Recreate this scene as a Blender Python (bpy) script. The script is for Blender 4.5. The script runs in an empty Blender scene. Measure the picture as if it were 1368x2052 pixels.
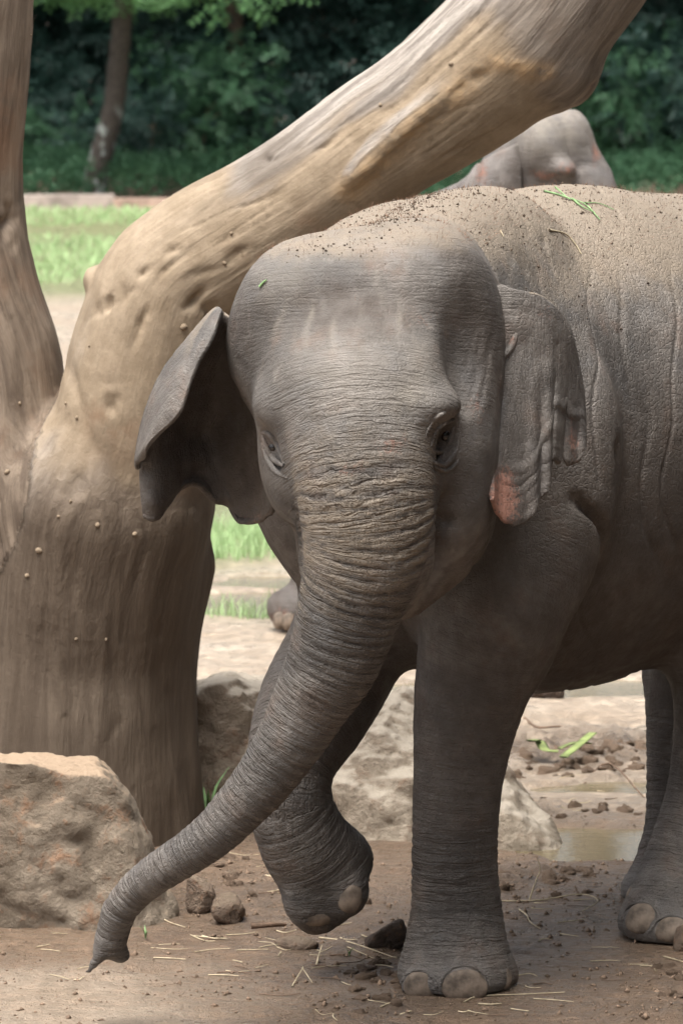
import bpy, bmesh, math, random
import numpy as np
import openvdb

random.seed(7)
RNG = np.random.default_rng(11)
SC = bpy.context.scene
COL = SC.collection

# ------------------------------------------------------------------ camera
CAM_H = 3.25                 # eye height above the paddock floor, metres
F_PX = 10560.0               # focal length in pixels of the 1368 x 2052 frame
PITCH = math.atan(1183.0 / F_PX)
cam_data = bpy.data.cameras.new('camera')
cam = bpy.data.objects.new('camera', cam_data)
COL.objects.link(cam)
cam.location = (0, 0, CAM_H)
cam.rotation_euler = (math.pi / 2 - PITCH, 0, 0)
cam_data.sensor_fit = 'VERTICAL'
cam_data.sensor_height = 36.0
cam_data.sensor_width = 24.0
cam_data.lens = 36.0 * F_PX / 2052.0
cam_data.clip_start = 0.5
cam_data.clip_end = 2000.0
cam_data.dof.use_dof = True
cam_data.dof.focus_distance = 15.7
cam_data.dof.aperture_fstop = 7.5
SC.camera = cam

# ------------------------------------------------------------------ sky, sun, exposure
SUN_EL, SUN_AZ = 70.0, -148.0      # azimuth from +Y (away from camera) towards +X
world = bpy.data.worlds.new('World')
SC.world = world
world.use_nodes = True
wn, wl = world.node_tree.nodes, world.node_tree.links
bg = wn['Background']
sky = wn.new('ShaderNodeTexSky')
sky.sky_type = 'NISHITA'
sky.sun_disc = False
sky.sun_elevation = math.radians(SUN_EL)
sky.sun_rotation = math.radians(SUN_AZ)
sky.air_density = 1.0
sky.dust_density = 6.0
sky.ozone_density = 1.0
hs = wn.new('ShaderNodeHueSaturation')     # thin cloud: the blue washes out to white
hs.inputs['Saturation'].default_value = 0.30
wl.new(sky.outputs[0], hs.inputs['Color'])
wl.new(hs.outputs[0], bg.inputs['Color'])
bg.inputs['Strength'].default_value = 0.095

sun_data = bpy.data.lights.new('sun', 'SUN')
sun_data.energy = 2.2
sun_data.angle = math.radians(36)
sun_data.color = (1.0, 0.95, 0.87)
sun = bpy.data.objects.new('sun', sun_data)
COL.objects.link(sun)
_az, _el = math.radians(SUN_AZ), math.radians(SUN_EL)
sun_dir = (math.sin(_az) * math.cos(_el), math.cos(_az) * math.cos(_el), math.sin(_el))
from mathutils import Vector, Matrix
from mathutils.bvhtree import BVHTree
sun.rotation_euler = Vector(sun_dir).to_track_quat('Z', 'Y').to_euler()
sun.location = (-6, 20, 20)

SC.view_settings.view_transform = 'Standard'
SC.view_settings.look = 'None'
SC.view_settings.gamma = 1.0
SC.view_settings.use_curve_mapping = False
SC.view_settings.exposure = 1.32
SC.render.engine = 'CYCLES'
SC.cycles.use_denoising = True
SC.cycles.use_adaptive_sampling = True
SC.cycles.adaptive_threshold = 0.03
SC.cycles.max_bounces = 5
SC.cycles.diffuse_bounces = 3
SC.cycles.glossy_bounces = 2
SC.cycles.transmission_bounces = 2

# ------------------------------------------------------------------ helpers
_ca, _sa = math.cos(PITCH), math.sin(PITCH)
def E(px, py, Y):
    """world point at distance Y that the survey of the photograph puts at (px, py)"""
    u, v = (px - 684.0) / F_PX, (1026.0 - py) / F_PX
    dx, dy, dz = u, _ca + v * _sa, -_sa + v * _ca
    t = Y / dy
    return np.array([dx * t, Y, CAM_H + dz * t])
def R(rpx, Y):
    return rpx * Y / F_PX
def G(px, py, z=0.0):
    """point on the ground (height z) under that pixel"""
    u, v = (px - 684.0) / F_PX, (1026.0 - py) / F_PX
    dx, dy, dz = u, _ca + v * _sa, -_sa + v * _ca
    t = (z - CAM_H) / dz
    return np.array([dx * t, dy * t, z])

def hash3(i, j, k, seed):
    n = (i.astype(np.int64) * 374761393 + j.astype(np.int64) * 668265263 + k.astype(np.int64) * 2147483647 + seed * 974634777) & 0xffffffff
    n = ((n ^ (n >> 13)) * 1274126177) & 0xffffffff
    n = ((n ^ (n >> 16)) * 2246822519) & 0xffffffff
    return ((n ^ (n >> 15)) & 0xffffff) / float(0xffffff)
def vnoise(p, seed=0):
    p = np.asarray(p, float)
    f = np.floor(p)
    w = p - f
    w = w * w * (3 - 2 * w)
    i, j, k = (f[..., a].astype(np.int64) for a in range(3))
    r = 0
    for a in (0, 1):
        for b in (0, 1):
            for c in (0, 1):
                wt = (w[..., 0] if a else 1 - w[..., 0]) * (w[..., 1] if b else 1 - w[..., 1]) * (w[..., 2] if c else 1 - w[..., 2])
                r = r + wt * hash3(i + a, j + b, k + c, seed)
    return r * 2 - 1
def fbm(p, oct=4, seed=0, gain=0.5):
    p = np.asarray(p, float)
    a, s, r = 1.0, 0.0, 0
    for o in range(oct):
        r = r + a * vnoise(p * (2.03 ** o) + 17.3 * o, seed + o)
        s += a
        a *= gain
    return r / s
def sstep(a, b, x):
    t = np.clip((x - a) / (b - a), 0, 1)
    return t * t * (3 - 2 * t)

def catmull(pts, n):
    P = np.asarray(pts, float)
    P = np.vstack([2 * P[0] - P[1], P, 2 * P[-1] - P[-2]])
    m = len(P) - 3
    out = []
    for q in np.linspace(0, m, n):
        i = min(int(q), m - 1)
        t = q - i
        a, b, c, d = P[i:i + 4]
        out.append(0.5 * ((2 * b) + (c - a) * t + (2 * a - 5 * b + 4 * c - d) * t * t + (3 * b - a - 3 * c + d) * t ** 3))
    return np.array(out)

class SDF:
    def __init__(s, lo, hi, h):
        s.lo, s.h = np.array(lo, float), h
        n = np.ceil((np.array(hi, float) - s.lo) / h).astype(int) + 1
        s.n = n
        s.D = np.full(n, 0.25, np.float32)
    def _reg(s, a, b):
        i0 = np.clip(np.floor((np.array(a) - s.lo) / s.h).astype(int), 0, s.n - 1)
        i1 = np.clip(np.ceil((np.array(b) - s.lo) / s.h).astype(int) + 1, 1, s.n)
        if np.any(i1 <= i0): return None
        sl = tuple(slice(i0[q], i1[q]) for q in range(3))
        ax = [(s.lo[q] + s.h * np.arange(i0[q], i1[q])).astype(np.float32) for q in range(3)]
        return sl, ax[0][:, None, None], ax[1][None, :, None], ax[2][None, None, :]
    def blend(s, sl, d, k, sub=False):
        A = s.D[sl]
        d = np.broadcast_to(d, A.shape).astype(np.float32)
        if sub:
            d = -d
            h = np.clip(0.5 - 0.5 * (A - d) / k, 0, 1)
            s.D[sl] = A * (1 - h) + d * h + k * h * (1 - h)
        else:
            h = np.clip(0.5 + 0.5 * (A - d) / k, 0, 1)
            s.D[sl] = A * (1 - h) + d * h - k * h * (1 - h)
    def ell(s, c, r, k=0.05, rz=0.0, ry=0.0, rx=0.0, sub=False):
        c, r = np.array(c, float), np.array(r, float)
        m = max(r) + k + 0.06
        g = s._reg(c - m, c + m)
        if g is None: return
        sl, X, Y, Z = g
        M = np.array((Matrix.Rotation(rz, 3, 'Z') @ Matrix.Rotation(ry, 3, 'Y') @ Matrix.Rotation(rx, 3, 'X')).transposed())
        dx, dy, dz = X - c[0], Y - c[1], Z - c[2]
        q = [(M[a, 0] * dx + M[a, 1] * dy + M[a, 2] * dz).astype(np.float32) for a in range(3)]
        k0 = np.sqrt(sum((q[a] / r[a]) ** 2 for a in range(3)))
        k1 = np.sqrt(sum((q[a] / r[a] ** 2) ** 2 for a in range(3))) + 1e-6
        s.blend(sl, k0 * (k0 - 1) / k1, k, sub)
    def chain(s, pts, rad, k=0.05, n=None, sub=False, sq=None):
        """swept round cone along a smooth curve; sq = (axis vector, factor) flattens the section"""
        n = n or max(2, 5 * (len(pts) - 1) + 1)
        Q = catmull(np.hstack([np.asarray(pts, float), np.asarray(rad, float)[:, None]]), n)
        m = Q[:, 3].max() + k + 0.06
        g = s._reg(Q[:, :3].min(0) - m, Q[:, :3].max(0) + m)
        if g is None: return
        sl, X, Y, Z = g
        best = np.full(s.D[sl].shape, 9.0, np.float32)
        for i in range(n - 1):
            a, b, ra, rb = Q[i, :3], Q[i + 1, :3], Q[i, 3], Q[i + 1, 3]
            mm = max(ra, rb) + k + 0.06
            g2 = s._reg(np.minimum(a, b) - mm, np.maximum(a, b) + mm)
            if g2 is None: continue
            s2, x, y, z = g2
            ba = b - a
            t = np.clip(((x - a[0]) * ba[0] + (y - a[1]) * ba[1] + (z - a[2]) * ba[2]) / max(ba @ ba, 1e-9), 0, 1)
            d = np.sqrt((x - a[0] - t * ba[0]) ** 2 + (y - a[1] - t * ba[1]) ** 2 + (z - a[2] - t * ba[2]) ** 2) - (ra + (rb - ra) * t)
            loc = tuple(slice(s2[q].start - sl[q].start, s2[q].stop - sl[q].start) for q in range(3))
            best[loc] = np.minimum(best[loc], d)
        s.blend(sl, best, k, sub)
    def mesh(s):
        g = openvdb.FloatGrid(0.25)
        g.copyFromArray(np.ascontiguousarray(s.D))
        g.transform = openvdb.createLinearTransform(voxelSize=s.h)
        p, q = g.convertToQuads(0.0)
        p = np.asarray(p, float) + s.lo
        q = np.asarray(q, np.int64)
        a, b, c = p[q[:, 0]], p[q[:, 1]], p[q[:, 2]]
        if np.sum(np.cross(b - a, c - a) * (a - p.mean(0))) < 0:
            q = q[:, ::-1]
        return p, q

def mesh_from(verts, faces, name='mesh', smooth=True):
    me = bpy.data.meshes.new(name)
    faces = np.asarray(faces)
    if faces.ndim == 2:
        nf, k = faces.shape
        me.vertices.add(len(verts))
        me.vertices.foreach_set('co', np.asarray(verts, np.float32).ravel())
        me.loops.add(nf * k)
        me.loops.foreach_set('vertex_index', faces.astype(np.int32).ravel())
        me.polygons.add(nf)
        me.polygons.foreach_set('loop_start', np.arange(0, nf * k, k, dtype=np.int32))
        me.polygons.foreach_set('loop_total', np.full(nf, k, np.int32))
        me.update(calc_edges=True)
        me.validate()
    if smooth:
        me.polygons.foreach_set('use_smooth', np.ones(len(me.polygons), bool))
    return me
def link(name, me, mat=None, parent=None, loc=None):
    o = bpy.data.objects.new(name, me)
    COL.objects.link(o)
    if mat is not None and not me.materials: me.materials.append(mat)
    if parent is not None: o.parent = parent
    if loc is not None: o.location = loc
    return o
def tag(o, label, cat, group=None, kind=None):
    o['label'] = label
    if cat: o['category'] = cat
    if group: o['group'] = group
    if kind: o['kind'] = kind
    return o
def struct(o, label=None):
    o['kind'] = 'structure'
    if label: o['label'] = label
    return o
def empty(name, loc=(0, 0, 0)):
    o = bpy.data.objects.new(name, None)
    o.empty_display_size = 0.2
    COL.objects.link(o)
    o.location = [float(c) for c in loc]
    return o
def refine(V, Q, attrs=(), rounds=1):
    """Catmull-Clark on a closed or open quad mesh, attributes carried along"""
    V = np.asarray(V, float); Q = np.asarray(Q, np.int64)
    n = len(V); nf = len(Q)
    ed = np.stack([Q, np.roll(Q, -1, 1)], 2).reshape(-1, 2)
    key = np.sort(ed, 1); key = key[:, 0] * n + key[:, 1]
    uk, inv, cnt = np.unique(key, return_inverse=True, return_counts=True)
    ea, eb = uk // n, uk % n
    ne = len(uk); inv = inv.reshape(nf, 4)
    Fp = V[Q].mean(1)
    fs = np.stack([np.bincount(inv.ravel(), np.repeat(Fp[:, c], 4), ne) for c in range(3)], 1)
    mid = (V[ea] + V[eb]) / 2
    inner = cnt == 2
    Ep = np.where(inner[:, None], (V[ea] + V[eb] + fs) / 4, mid)
    val = np.bincount(Q.ravel(), minlength=n).astype(float)
    Fa = np.stack([np.bincount(Q.ravel(), np.repeat(Fp[:, c], 4), n) for c in range(3)], 1) / np.maximum(val, 1)[:, None]
    ev = np.bincount(np.concatenate([ea, eb]), minlength=n).astype(float)
    Ra = np.stack([np.bincount(np.concatenate([ea, eb]), np.concatenate([mid[:, c]] * 2), n) for c in range(3)], 1) / np.maximum(ev, 1)[:, None]
    k = np.maximum(val, 3)[:, None]
    Vn = (Fa + 2 * Ra + (k - 3) * V) / k
    bnd = np.zeros(n, bool); bnd[ea[~inner]] = True; bnd[eb[~inner]] = True
    odd = bnd | (ev != val)
    Vn[odd] = V[odd]
    P = np.vstack([Vn, Ep, Fp])
    e = inv + n; f = (np.arange(nf) + n + ne)
    NQ = np.concatenate([np.stack([Q[:, i], e[:, i], f, e[:, (i + 3) % 4]], 1) for i in range(4)])
    out = []
    for a_ in attrs:
        a_ = np.asarray(a_, float)
        out.append(np.concatenate([a_, (a_[ea] + a_[eb]) / 2, a_[Q].mean(1)]))
    return P, NQ, out
def ray_y(bvh, px, py, org=(0, 0, 0)):
    """where the sight line through that pixel meets a surface: point, normal"""
    o = np.array([0, 0, CAM_H]); p = E(px, py, 10.0)
    l, n_, i, d_ = bvh.ray_cast(Vector(o), Vector((p - o) / np.linalg.norm(p - o)))
    return (np.array(l), np.array(n_)) if l is not None else None
def get_co(me):
    v = np.empty(len(me.vertices) * 3, np.float32); me.vertices.foreach_get('co', v)
    return v.reshape(-1, 3).astype(float)
def set_co(me, v):
    me.vertices.foreach_set('co', np.asarray(v, np.float32).ravel()); me.update()
def get_no(me):
    n = np.empty(len(me.vertices) * 3, np.float32); me.vertices.foreach_get('normal', n)
    return n.reshape(-1, 3).astype(float)
def set_attr(me, name, arr):
    arr = np.asarray(arr, np.float32)
    if arr.ndim == 1:
        a = me.attributes.new(name, 'FLOAT', 'POINT'); a.data.foreach_set('value', arr)
    else:
        a = me.attributes.new(name, 'FLOAT_VECTOR', 'POINT'); a.data.foreach_set('vector', arr.ravel())

def tube(pts, rad, n=6, cap=True):
    """verts, tri/quad faces (as quads, degenerate free) of a tube along pts"""
    P = np.asarray(pts, float); m = len(P)
    rad = np.broadcast_to(np.asarray(rad, float), (m,))
    T = np.gradient(P, axis=0); T /= np.linalg.norm(T, axis=1)[:, None] + 1e-9
    up = np.array([0, 0, 1.0]) if abs(T[:, 2]).mean() < 0.8 else np.array([1.0, 0, 0])
    A = np.cross(T, up); A /= np.linalg.norm(A, axis=1)[:, None] + 1e-9
    B = np.cross(T, A)
    th = np.linspace(0, 2 * np.pi, n, endpoint=False)
    V = P[:, None] + rad[:, None, None] * (np.cos(th)[None, :, None] * A[:, None] + np.sin(th)[None, :, None] * B[:, None])
    V = V.reshape(-1, 3)
    Fq = []
    for i in range(m - 1):
        for j in range(n):
            Fq.append((i * n + j, i * n + (j + 1) % n, (i + 1) * n + (j + 1) % n, (i + 1) * n + j))
    return V, np.array(Fq)[:, ::-1]

# ------------------------------------------------------------------ material helpers
class NT:
    def __init__(s, name):
        s.m = bpy.data.materials.new(name); s.m.use_nodes = True
        s.t = s.m.node_tree; s.n = s.t.nodes; s.l = s.t.links
        s.p = s.n['Principled BSDF']; s.out = s.n['Material Output']
        s.p.inputs['Specular IOR Level'].default_value = 0.3
    def _set(s, sock, v):
        if v is None: return
        if isinstance(v, bpy.types.NodeSocket): s.l.new(v, sock)
        elif isinstance(v, (tuple, list)) and sock.type == 'RGBA' and len(v) == 3: sock.default_value = (*v, 1)
        else: sock.default_value = v
    def coord(s, kind='Object'):
        return s.n.new('ShaderNodeTexCoord').outputs[kind]
    def attr(s, name, out='Fac'):
        a = s.n.new('ShaderNodeAttribute'); a.attribute_name = name; return a.outputs[out]
    def mapping(s, vec, scale=(1, 1, 1), rot=(0, 0, 0), loc=(0, 0, 0)):
        m = s.n.new('ShaderNodeMapping'); s.l.new(vec, m.inputs['Vector'])
        m.inputs['Scale'].default_value = scale; m.inputs['Rotation'].default_value = rot; m.inputs['Location'].default_value = loc
        return m.outputs[0]
    def noise(s, vec, scale, detail=4, rough=0.55, dist=0.0, out=0):
        t = s.n.new('ShaderNodeTexNoise'); s._set(t.inputs['Vector'], vec)
        t.inputs['Scale'].default_value = scale; t.inputs['Detail'].default_value = detail
        t.inputs['Roughness'].default_value = rough; t.inputs['Distortion'].default_value = dist
        return t.outputs[out]
    def voro(s, vec, scale, feature='DISTANCE_TO_EDGE', rnd=1.0):
        t = s.n.new('ShaderNodeTexVoronoi'); s._set(t.inputs['Vector'], vec); t.feature = feature
        t.inputs['Scale'].default_value = scale; t.inputs['Randomness'].default_value = rnd
        return t.outputs['Distance']
    def math(s, op, a, b=None, c=None, clamp=False):
        m = s.n.new('ShaderNodeMath'); m.operation = op; m.use_clamp = clamp
        s._set(m.inputs[0], a); s._set(m.inputs[1], b); s._set(m.inputs[2], c)
        return m.outputs[0]
    def ramp(s, fac, a, b, lo=0.0, hi=1.0):
        m = s.n.new('ShaderNodeMapRange'); m.interpolation_type = 'SMOOTHSTEP'
        s._set(m.inputs['Value'], fac); m.inputs['From Min'].default_value = a; m.inputs['From Max'].default_value = b
        m.inputs['To Min'].default_value = lo; m.inputs['To Max'].default_value = hi
        return m.outputs[0]
    def mix(s, fac, a, b, blend='MIX'):
        m = s.n.new('ShaderNodeMix'); m.data_type = 'RGBA'; m.blend_type = blend
        s._set(m.inputs[0], fac); s._set(m.inputs[6], a); s._set(m.inputs[7], b)
        return m.outputs[2]
    def bump(s, h, dist=0.01, strength=1.0, normal=None):
        b = s.n.new('ShaderNodeBump'); s.l.new(h, b.inputs['Height'])
        b.inputs['Distance'].default_value = dist; b.inputs['Strength'].default_value = strength
        if normal is not None: s.l.new(normal, b.inputs['Normal'])
        return b.outputs[0]
    def done(s, color=None, rough=None, normal=None):
        s._set(s.p.inputs['Base Color'], color); s._set(s.p.inputs['Roughness'], rough)
        if normal is not None: s.l.new(normal, s.p.inputs['Normal'])
        return s.m

def plain(name, col, rough=0.7, var=0.25, scale=20, bump=0.0):
    t = NT(name); co = t.coord()
    n = t.noise(co, scale, 4)
    c = t.mix(t.ramp(n, 0.3, 0.7), tuple(x * (1 - var) for x in col), tuple(min(1, x * (1 + var)) for x in col))
    nm = t.bump(n, bump) if bump else None
    return t.done(c, rough, nm)
# ------------------------------------------------------------------ ground
FEET = [(0.34, 16.0, 0.30), (1.0, 16.75, 0.33), (1.05, 17.4, 0.3)]
def mudmask(x, y):
    """churned mud: beside the far rocks, under the belly and in front of the planted foot"""
    a = np.exp(-(((x - 0.95) / 0.75) ** 2 + ((y - 20.6) / 0.55) ** 2))
    b = 0.8 * np.exp(-(((x - 0.62) / 0.30) ** 2 + ((y - 17.75) / 0.28) ** 2))
    c = 0.7 * np.exp(-(((x - 0.10) / 0.16) ** 2 + ((y - 15.75) / 0.40) ** 2))
    d = 0.55 * np.exp(-(((x + 0.25) / 0.4) ** 2 + ((y - 17.4) / 0.5) ** 2)) + 0.35 * np.exp(-(((x - 0.25) / 0.7) ** 2 + ((y - 16.3) / 0.9) ** 2)) * sstep(-0.25, 0.35, fbm(np.stack([x * 1.8, y * 1.8, 0 * x], -1), 3, 107))
    e = 0.6 * np.exp(-(((x - 1.0) / 0.2) ** 2 + ((y - 15.5) / 0.2) ** 2))
    f = 0.5 * np.exp(-(((x - 0.9) / 0.5) ** 2 + ((y - 19.2) / 0.25) ** 2))
    return np.clip(a + b + c + d + e + f, 0, 1)
PUDDLES = [(1.05, 18.55, 0.62, 0.42), (0.86, 22.35, 1.1, 0.34), (-0.40, 25.2, 0.75, 0.55), (-0.20, 26.0, 0.6, 0.35), (1.1, 19.75, 0.4, 0.18)]
def pudmask(x, y):
    m = np.zeros_like(x)
    for cx, cy, rx, ry in PUDDLES:
        m = np.maximum(m, 1 - np.sqrt(((x - cx) / rx) ** 2 + ((y - cy) / ry) ** 2))
    return m
def gh(x, y, fine=True):
    x, y = np.asarray(x, float), np.asarray(y, float)
    p = np.stack([x, y, np.zeros_like(x)], -1)
    h = 0.030 * fbm(p * 0.9, 3, 101) + 0.010 * fbm(p * 5, 3, 102)
    if fine:
        h = h + 0.012 * fbm(p * np.array([13, 18, 1]), 4, 103, 0.62)
    mm = mudmask(x, y)
    cl = np.abs(fbm(p * np.array([9, 7, 1]), 4, 104)) * 2
    cl2 = np.abs(fbm(p * np.array([26, 20, 1]), 3, 106)) * 2
    h = h + mm * (0.10 * cl + 0.045 * cl2 - 0.03)
    # hollows that hold water
    h = h * (1 - 0.7 * sstep(-0.3, 0.1, pudmask(x, y))) - 0.06 * sstep(-0.05, 0.45, pudmask(x, y) + 0.22 * fbm(p * np.array([5, 12, 1]), 3, 105))
    for fx, fy, fr in FEET:
        w = sstep(2.0, 0.9, np.hypot(x - fx, y - fy) / fr)
        h = h * (1 - w) + w * -0.004
    # low bank under the wood
    h = h + 0.25 * sstep(60.2, 64, y)
    return h

def axis(segs):
    out = [segs[0][0]]
    for a, b, st in segs:
        n = max(1, int(round((b - a) / st)))
        out += list(np.linspace(a, b, n + 1)[1:])
    return np.array(out)
gx = axis([(-160, -40, 20), (-40, -10, 3), (-10, -4, 0.6), (-4, -1.5, 0.12), (-1.5, 1.6, 0.022), (1.6, 4, 0.12), (4, 10, 0.6), (10, 40, 3), (40, 160, 20)])
gy = axis([(-30, 6, 6), (6, 14, 0.5), (14, 14.9, 0.06), (14.9, 20.0, 0.020), (20, 27, 0.04), (27, 64, 0.35), (64, 110, 3), (110, 400, 30)])
X, Yg = np.meshgrid(gx, gy)
Z = gh(X, Yg)
ny, nx = X.shape
ix = np.arange(nx * ny).reshape(ny, nx)
gf = np.stack([ix[:-1, :-1].ravel(), ix[:-1, 1:].ravel(), ix[1:, 1:].ravel(), ix[1:, :-1].ravel()], 1)
gme = mesh_from(np.stack([X.ravel(), Yg.ravel(), Z.ravel()], 1), gf, 'ground')
gv = get_co(gme)
set_attr(gme, 'mud', np.clip(mudmask(gv[:, 0], gv[:, 1]) * 1.2 + sstep(60.3, 60.9, gv[:, 1]), 0, 1))
set_attr(gme, 'wet', sstep(-0.9, 0.10, pudmask(gv[:, 0], gv[:, 1])))
# damp trodden earth round the boulders gives way to dry pale sand further out
pp = np.stack([gv[:, 0], gv[:, 1], 0 * gv[:, 0]], 1)
sand = sstep(17.9, 20.0, gv[:, 1] + 0.8 * fbm(pp * 0.9, 3, 120)) * sstep(61, 60.3, gv[:, 1])
leftdry = 0.55 * sstep(0.2, -0.6, gv[:, 0] + 0.3 * fbm(pp * 1.5, 3, 121)) * sstep(16.9, 15.9, gv[:, 1])
set_attr(gme, 'sand', np.maximum(sand, leftdry))
set_attr(gme, 'turf', np.maximum(sstep(44.5, 46.5, gv[:, 1] + 1.2 * fbm(pp * 0.5, 3, 122)) * sstep(60.5, 59.5, gv[:, 1]),
                                 sstep(25.8, 27.4, gv[:, 1] + 0.9 * fbm(pp * 0.9, 3, 123)) * sstep(34, 32.5, gv[:, 1]) * sstep(1.2, 0.2, gv[:, 0])))
t = NT('earth')
co = t.coord()
mud, wet, snd, turf = t.attr('mud'), t.attr('wet'), t.attr('sand'), t.attr('turf')
n1 = t.noise(co, 1.6, 6, 0.62); n2 = t.noise(co, 14, 6, 0.68); n3 = t.noise(co, 90, 4, 0.7)
st = t.noise(t.mapping(co, (7, 30, 7)), 1.0, 5, 0.65)
earth = t.mix(t.ramp(n1, 0.36, 0.66), (0.150, 0.092, 0.058), (0.272, 0.178, 0.116))
earth = t.mix(t.ramp(st, 0.42, 0.70, 0, 0.75), earth, (0.315, 0.215, 0.142))
sandc = t.mix(t.ramp(n1, 0.30, 0.70), (0.70, 0.555, 0.42), (0.80, 0.69, 0.565))
sandc = t.mix(t.ramp(st, 0.46, 0.72, 0, 0.6), sandc, (0.64, 0.475, 0.34))
c = t.mix(t.ramp(t.math('ADD', snd, t.math('MULTIPLY', t.math('SUBTRACT', n2, 0.5), 0.5)), 0.2, 0.8), earth, sandc)
c = t.mix(t.math('MULTIPLY', t.ramp(n2, 0.55, 0.75, 0, 0.6), t.math('SUBTRACT', 1.05, t.math('MULTIPLY', snd, 0.85))), c, (0.105, 0.07, 0.045))
c = t.mix(t.math('MULTIPLY', t.ramp(n3, 0.62, 0.75, 0, 0.7), t.math('SUBTRACT', 1.0, t.math('MULTIPLY', snd, 0.7))), c, (0.085, 0.058, 0.04))
c = t.mix(t.math('MULTIPLY', mud, t.ramp(n2, 0.25, 0.7, 0.55, 1.0)), c, (0.125, 0.086, 0.060))
c = t.mix(t.math('MULTIPLY', turf, t.ramp(n2, 0.2, 0.6, 0.5, 0.95)), c, (0.24, 0.32, 0.11))
wm = t.math('MULTIPLY', wet, t.ramp(n2, 0.25, 0.62, 0.35, 1.0))
c = t.mix(t.math('MULTIPLY', wm, 0.65), c, (0.11, 0.082, 0.058))
damp = t.ramp(n1, 0.5, 0.75, 0.0, 0.22)
rgh = t.math('SUBTRACT', t.math('SUBTRACT', 0.88, t.math('MULTIPLY', wm, 0.62)), damp)
h = t.math('ADD', t.math('MULTIPLY', n2, 1.0), t.math('ADD', t.math('MULTIPLY', n3, 0.35), t.math('MULTIPLY', st, 0.5)))
t.p.inputs['Specular IOR Level'].default_value = 0.45
M_EARTH = t.done(c, rgh, t.bump(h, 0.032, 1.0))
struct(link('ground', gme, M_EARTH), 'bare trodden earth, damp brown near the boulders and pale dry sand beyond')

# water standing in the hollows
tw_ = NT('puddle_water'); cw = tw_.coord()
nn = tw_.noise(tw_.mapping(cw, (3, 12, 3)), 3.0, 4, 0.6)
tw_.p.inputs['IOR'].default_value = 1.33
tw_.p.inputs['Specular IOR Level'].default_value = 0.9
M_WATER = tw_.done((0.16, 0.13, 0.075), 0.045, tw_.bump(nn, 0.006, 0.35))
for k, (cx, cy, rx, ry) in enumerate(PUDDLES):
    a = np.linspace(0, 2 * np.pi, 72, endpoint=False)
    rr_ = 1.05 + 0.10 * vnoise(np.stack([2.2 * np.cos(a), 2.2 * np.sin(a), 0 * a + 5 * k], 1), 130)
    ring = np.stack([cx + rx * rr_ * np.cos(a), cy + ry * rr_ * np.sin(a)], 1)
    zl = -0.022
    vv = np.vstack([[cx, cy, zl], np.hstack([ring, np.full((72, 1), zl)])])
    ff = np.array([(0, 1 + i, 1 + (i + 1) % 72) for i in range(72)])
    struct(link('puddle', mesh_from(vv, ff, 'puddle'), M_WATER), 'shallow muddy puddle shining with sky')

# ------------------------------------------------------------------ leaves
def leaf_mat(name, a, b, sub=0.25):
    t = NT(name); co = t.coord(); n = t.noise(co, 2.4, 3)
    ge = t.n.new('ShaderNodeNewGeometry')
    c = t.mix(t.ramp(n, 0.32, 0.68), a, b)
    c = t.mix(t.math('MULTIPLY', ge.outputs['Random Per Island'], 0.55), c, tuple(x * 1.55 for x in b))
    t.p.inputs['Specular IOR Level'].default_value = 0.25
    tr = t.n.new('ShaderNodeBsdfTranslucent'); t.l.new(c, tr.inputs['Color'])
    mx = t.n.new('ShaderNodeMixShader'); mx.inputs[0].default_value = sub
    t.l.new(t.p.outputs[0], mx.inputs[1]); t.l.new(tr.outputs[0], mx.inputs[2]); t.l.new(mx.outputs[0], t.out.inputs['Surface'])
    return t.done(c, 0.6)
M_LEAF = leaf_mat('forest_leaf', (0.009, 0.025, 0.022), (0.020, 0.047, 0.038))  # bluish distance haze mixed into the leaf colour
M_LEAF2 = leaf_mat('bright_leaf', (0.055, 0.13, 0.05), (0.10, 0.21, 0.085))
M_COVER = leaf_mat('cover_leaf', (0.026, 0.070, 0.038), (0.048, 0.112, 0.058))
M_GRASS = leaf_mat('paddock_grass', (0.26, 0.39, 0.18), (0.38, 0.51, 0.27), 0.35)

def sprays(centers, normals, n_leaf, size, rng, spread=0.22, droop=0.25):
    """leafy twigs: along each twig pairs of pointed leaves, folded along the midrib"""
    N = len(centers)
    dirs = normals + rng.normal(0, 0.5, (N, 3)); dirs[:, 2] -= droop
    dirs /= np.linalg.norm(dirs, axis=1)[:, None]
    side = np.cross(dirs, rng.normal(0, 1, (N, 3))); side /= np.linalg.norm(side, axis=1)[:, None]
    nrm = np.cross(side, dirs)
    ts = np.linspace(0, 1, n_leaf)
    vs = []
    for k in range(n_leaf):
        sg = 1 if k % 2 else -1
        base = centers + dirs * (ts[k] * spread * 2)[..., None] if np.ndim(ts[k]) else centers + dirs * (ts[k] * spread * 2)
        L = size * rng.uniform(0.7, 1.25, (N, 1)) * (1.0 - 0.35 * ts[k])
        ld = dirs * 0.55 + side * sg * 0.9 + nrm * rng.normal(0, 0.25, (N, 1)); ld /= np.linalg.norm(ld, axis=1)[:, None]
        ld[:, 2] -= 0.25
        w = np.cross(ld, nrm); w /= np.linalg.norm(w, axis=1)[:, None] + 1e-9
        a = base; b = base + ld * L * 0.5 + w * L * 0.24 - nrm * L * 0.05; c = base + ld * L; d_ = base + ld * L * 0.5 - w * L * 0.24 - nrm * L * 0.05
        vs.append(np.stack([a, b, c, d_], 1))
    V = np.concatenate(vs, 0).reshape(-1, 3)
    Fq = np.arange(len(V)).reshape(-1, 4)
    return V, Fq

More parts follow.
